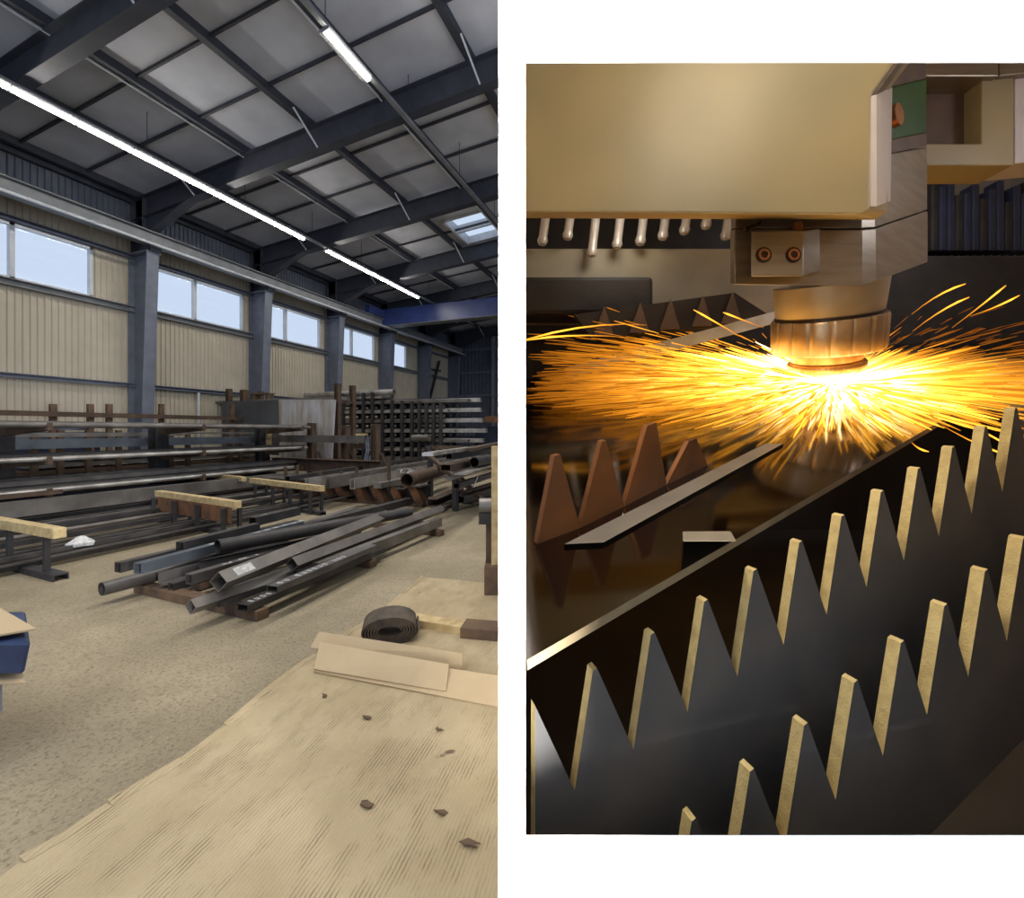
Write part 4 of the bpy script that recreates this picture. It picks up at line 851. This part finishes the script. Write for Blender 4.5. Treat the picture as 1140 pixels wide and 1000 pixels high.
def streak(pts, radii, hs):
    n0 = len(sv)
    for i, (p, r, h) in enumerate(zip(pts, radii, hs)):
        d = (pts[min(i+1, len(pts)-1)] - pts[max(i-1, 0)]); s, u, _ = frame(d)
        for k in range(3): a = 2.094*k; sv.append(p + (s*math.cos(a)+u*math.sin(a))*r); heat.append(h)
    for i in range(len(pts)-1):
        for k in range(3): j = (k+1) % 3; sf.append((n0+3*i+k, n0+3*i+j, n0+3*i+3+j, n0+3*i+3+k))
spk = random.Random(11)
for i in range(5200):
    th = spk.uniform(0, 2*math.pi)
    if spk.random() < .6: th = spk.choice((math.pi, math.pi, 0)) + spk.gauss(0, .45)
    dr_ = AA*math.cos(th) + BA*math.sin(th)
    toward = max(0, -math.sin(th))
    rmax = 2.75*(1-.52*toward)
    far_ = spk.random()
    s0 = .06 + .9*far_**1.6*spk.random() * rmax*.6
    ln = spk.uniform(.12, .75)*(1.15 - .45*far_)
    if spk.random() < .25: s0 = spk.uniform(.4, .75)*rmax; ln = spk.uniform(.15, .6)
    s1 = min(s0+ln, rmax*spk.uniform(.85, 1.05))
    if math.cos(th) < 0: s1 = min(s1, 2.38/-math.cos(th)/1.0)
    if s1 <= s0+.05: continue
    el_ = max(-.01, spk.gauss(.07, .085)) + .06*max(0, math.sin(th))*spk.random()
    g = spk.uniform(.0, .045); bend = spk.gauss(0, .03)
    pts, rd, hs = [], [], []
    w0 = spk.uniform(.0022, .006)*(1.4 if s1 < 1 else 1); b0_ = spk.uniform(.62, 1.08)
    side = NA.cross(dr_)
    for k in range(5):
        t = k/4; s = s0+(s1-s0)*t
        pts.append(S0 + dr_*s + NA*max(.008, .035+s*el_-g*s*s) + side*bend*s*s)
        rd.append(w0*(.35+1.3*t if t < .8 else .5)); hs.append(max(.04, b0_*(1.16-.44*s*(1+.75*max(0, math.cos(th))))))
    streak(pts, rd, hs)
for (x0,y0),(x1,y1),(x2,y2) in (((1015,350),(1045,325),(1075,316)),((1016,369),(1050,342),(1079,331)),((1060,365),(1100,335),(1120,318)),((1080,352),(1112,342),(1135,329)),((830,378),(795,358),(772,345)),((850,365),(815,352),(805,348)),((1050,462),(1090,475),(1138,505)),((1040,468),(1085,497),(1138,512)),
        ((720,362),(660,357),(586,378)),((700,376),(640,370),(586,379)),((700,470),(650,495),(590,498)),((1013,490),(1020,500),(1034,503))):
    q = [P(x0,y0,3.3), P(x1,y1,3.3), P(x2,y2,3.3)]
    pp = [q[0]*(1-t)**2 + q[1]*2*t*(1-t) + q[2]*t*t for t in (0,.2,.4,.6,.8,1)]
    streak(pp, [.002,.003,.005,.007,.008,.004], [.3,.4,.5,.6,.65,.5])
me = bpy.data.meshes.new('sparks'); o0 = V(S0); me.from_pydata([p-o0 for p in sv], [], sf); me.materials.append(hot('spark_glow', 9))
at = me.attributes.new('spark_temp', 'FLOAT', 'POINT'); at.data.foreach_set('value', heat)
so = bpy.data.objects.new('sparks', me); so.location = o0; COL.objects.link(so)
tag(so, 'burst of orange sparks spraying out sideways from the cutting nozzle', 'sparks', kind='stuff')
# the glowing gas around the cut
gm = bpy.data.materials.new('hot_gas'); gm.use_nodes = True; nt = gm.node_tree; nt.nodes.clear(); N = nt.nodes; L = nt.links
tc = N.new('ShaderNodeTexCoord'); ln_ = N.new('ShaderNodeVectorMath'); ln_.operation = 'LENGTH'; L.new(tc.outputs['Object'], ln_.inputs[0])
mr = N.new('ShaderNodeMapRange'); mr.inputs['From Min'].default_value = 1; mr.inputs['From Max'].default_value = 0; L.new(ln_.outputs['Value'], mr.inputs['Value'])
p1 = N.new('ShaderNodeMath'); p1.operation = 'POWER'; p1.inputs[1].default_value = 3.6; L.new(mr.outputs[0], p1.inputs[0])
s1_ = N.new('ShaderNodeMath'); s1_.operation = 'MULTIPLY'; s1_.inputs[1].default_value = 60; L.new(p1.outputs[0], s1_.inputs[0])
p2 = N.new('ShaderNodeMath'); p2.operation = 'POWER'; p2.inputs[1].default_value = 9.0; L.new(mr.outputs[0], p2.inputs[0])
ad = N.new('ShaderNodeMath'); ad.operation = 'MULTIPLY_ADD'; ad.inputs[1].default_value = 420; L.new(p2.outputs[0], ad.inputs[0]); L.new(s1_.outputs[0], ad.inputs[2])
em = N.new('ShaderNodeEmission'); em.inputs['Color'].default_value = (1, .50, .11, 1); L.new(ad.outputs[0], em.inputs['Strength'])
oo = N.new('ShaderNodeOutputMaterial'); L.new(em.outputs[0], oo.inputs['Volume'])
import bmesh
me = bpy.data.meshes.new('hot_gas'); bm = bmesh.new(); bmesh.ops.create_icosphere(bm, subdivisions=4, radius=1.0); bm.to_mesh(me); bm.free(); me.materials.append(gm)
go = bpy.data.objects.new('hot_gas_glow', me); COL.objects.link(go)
mx_ = Matrix((( AA.x, BA.x, NA.x), (AA.y, BA.y, NA.y), (AA.z, BA.z, NA.z)))
go.rotation_euler = mx_.to_euler(); go.location = S0 + NA*.02 - AA*.1 + BA*.22; go.scale = (2.3, 1.15, .25)
tag(go, 'white hot glow of burning gas around the cutting point', 'glow', kind='stuff')
def lamp(name, kind, loc, energy, col, target=None, **k):
    l = bpy.data.lights.new(name, kind); l.energy = energy; l.color = col
    for a_, v_ in k.items(): setattr(l, a_, v_)
    o = bpy.data.objects.new(name, l); o.location = loc; COL.objects.link(o)
    if target is not None: o.rotation_euler = (V(target)-V(loc)).to_track_quat('-Z', 'Y').to_euler()
    return o
lamp('cutting_flash', 'POINT', S0 + NA*.12 - BA*.05, 130, (1, .5, .14), shadow_soft_size=.1)
lamp('added_fill', 'AREA', C(4.3,3.1,4.5), 26, (.95,.95,1), C(5.4,1.5,6.3), size=.5)  # added unseen fill for the right background
lamp('added_fill', 'AREA', C(1.2,2.4,4.4), 9, (1,.93,.82), C(1.2,1.3,5.4), size=.5)  # added unseen fill for the left background
# added unseen lamps that brighten the slats, the hood and the side faces
lamp('added_fill', 'AREA', C(.25, 1.25, 1.3), 12, (1, .88, .66), C(1.5, -.6, 1.65), size=.4, spread=math.radians(110))
lamp('added_fill', 'AREA', C(1.5, 2.4, 1.3), 19, (1, .9, .72), C(1.6, 1.2, 2.45), size=.9)
lamp('added_fill', 'AREA', C(5.0, 2.6, 2.2), 15, (.92, .92, 1), C(2.3, .6, 3.0), size=.6)
# added strip lamps just out of view that whiten the front wall
def wall_fill(loc, target, sx, sy, energy, spread):
    o = lamp('unseen_wall_fill', 'AREA', loc, energy, (1, .99, .97), target, shape='RECTANGLE', size=sx, size_y=sy, spread=math.radians(spread)); return o
wall_fill(C(.62, .765, .55), C(.62, .875, .95), 1.6, .04, 9, 30)
wall_fill(C(.62, -.84, .55), C(.62, -.965, .95), 1.6, .04, 9, 30)
wall_fill(C(.62, 0, .22), C(0, 0, .95), .06, 2.4, 26, 36)
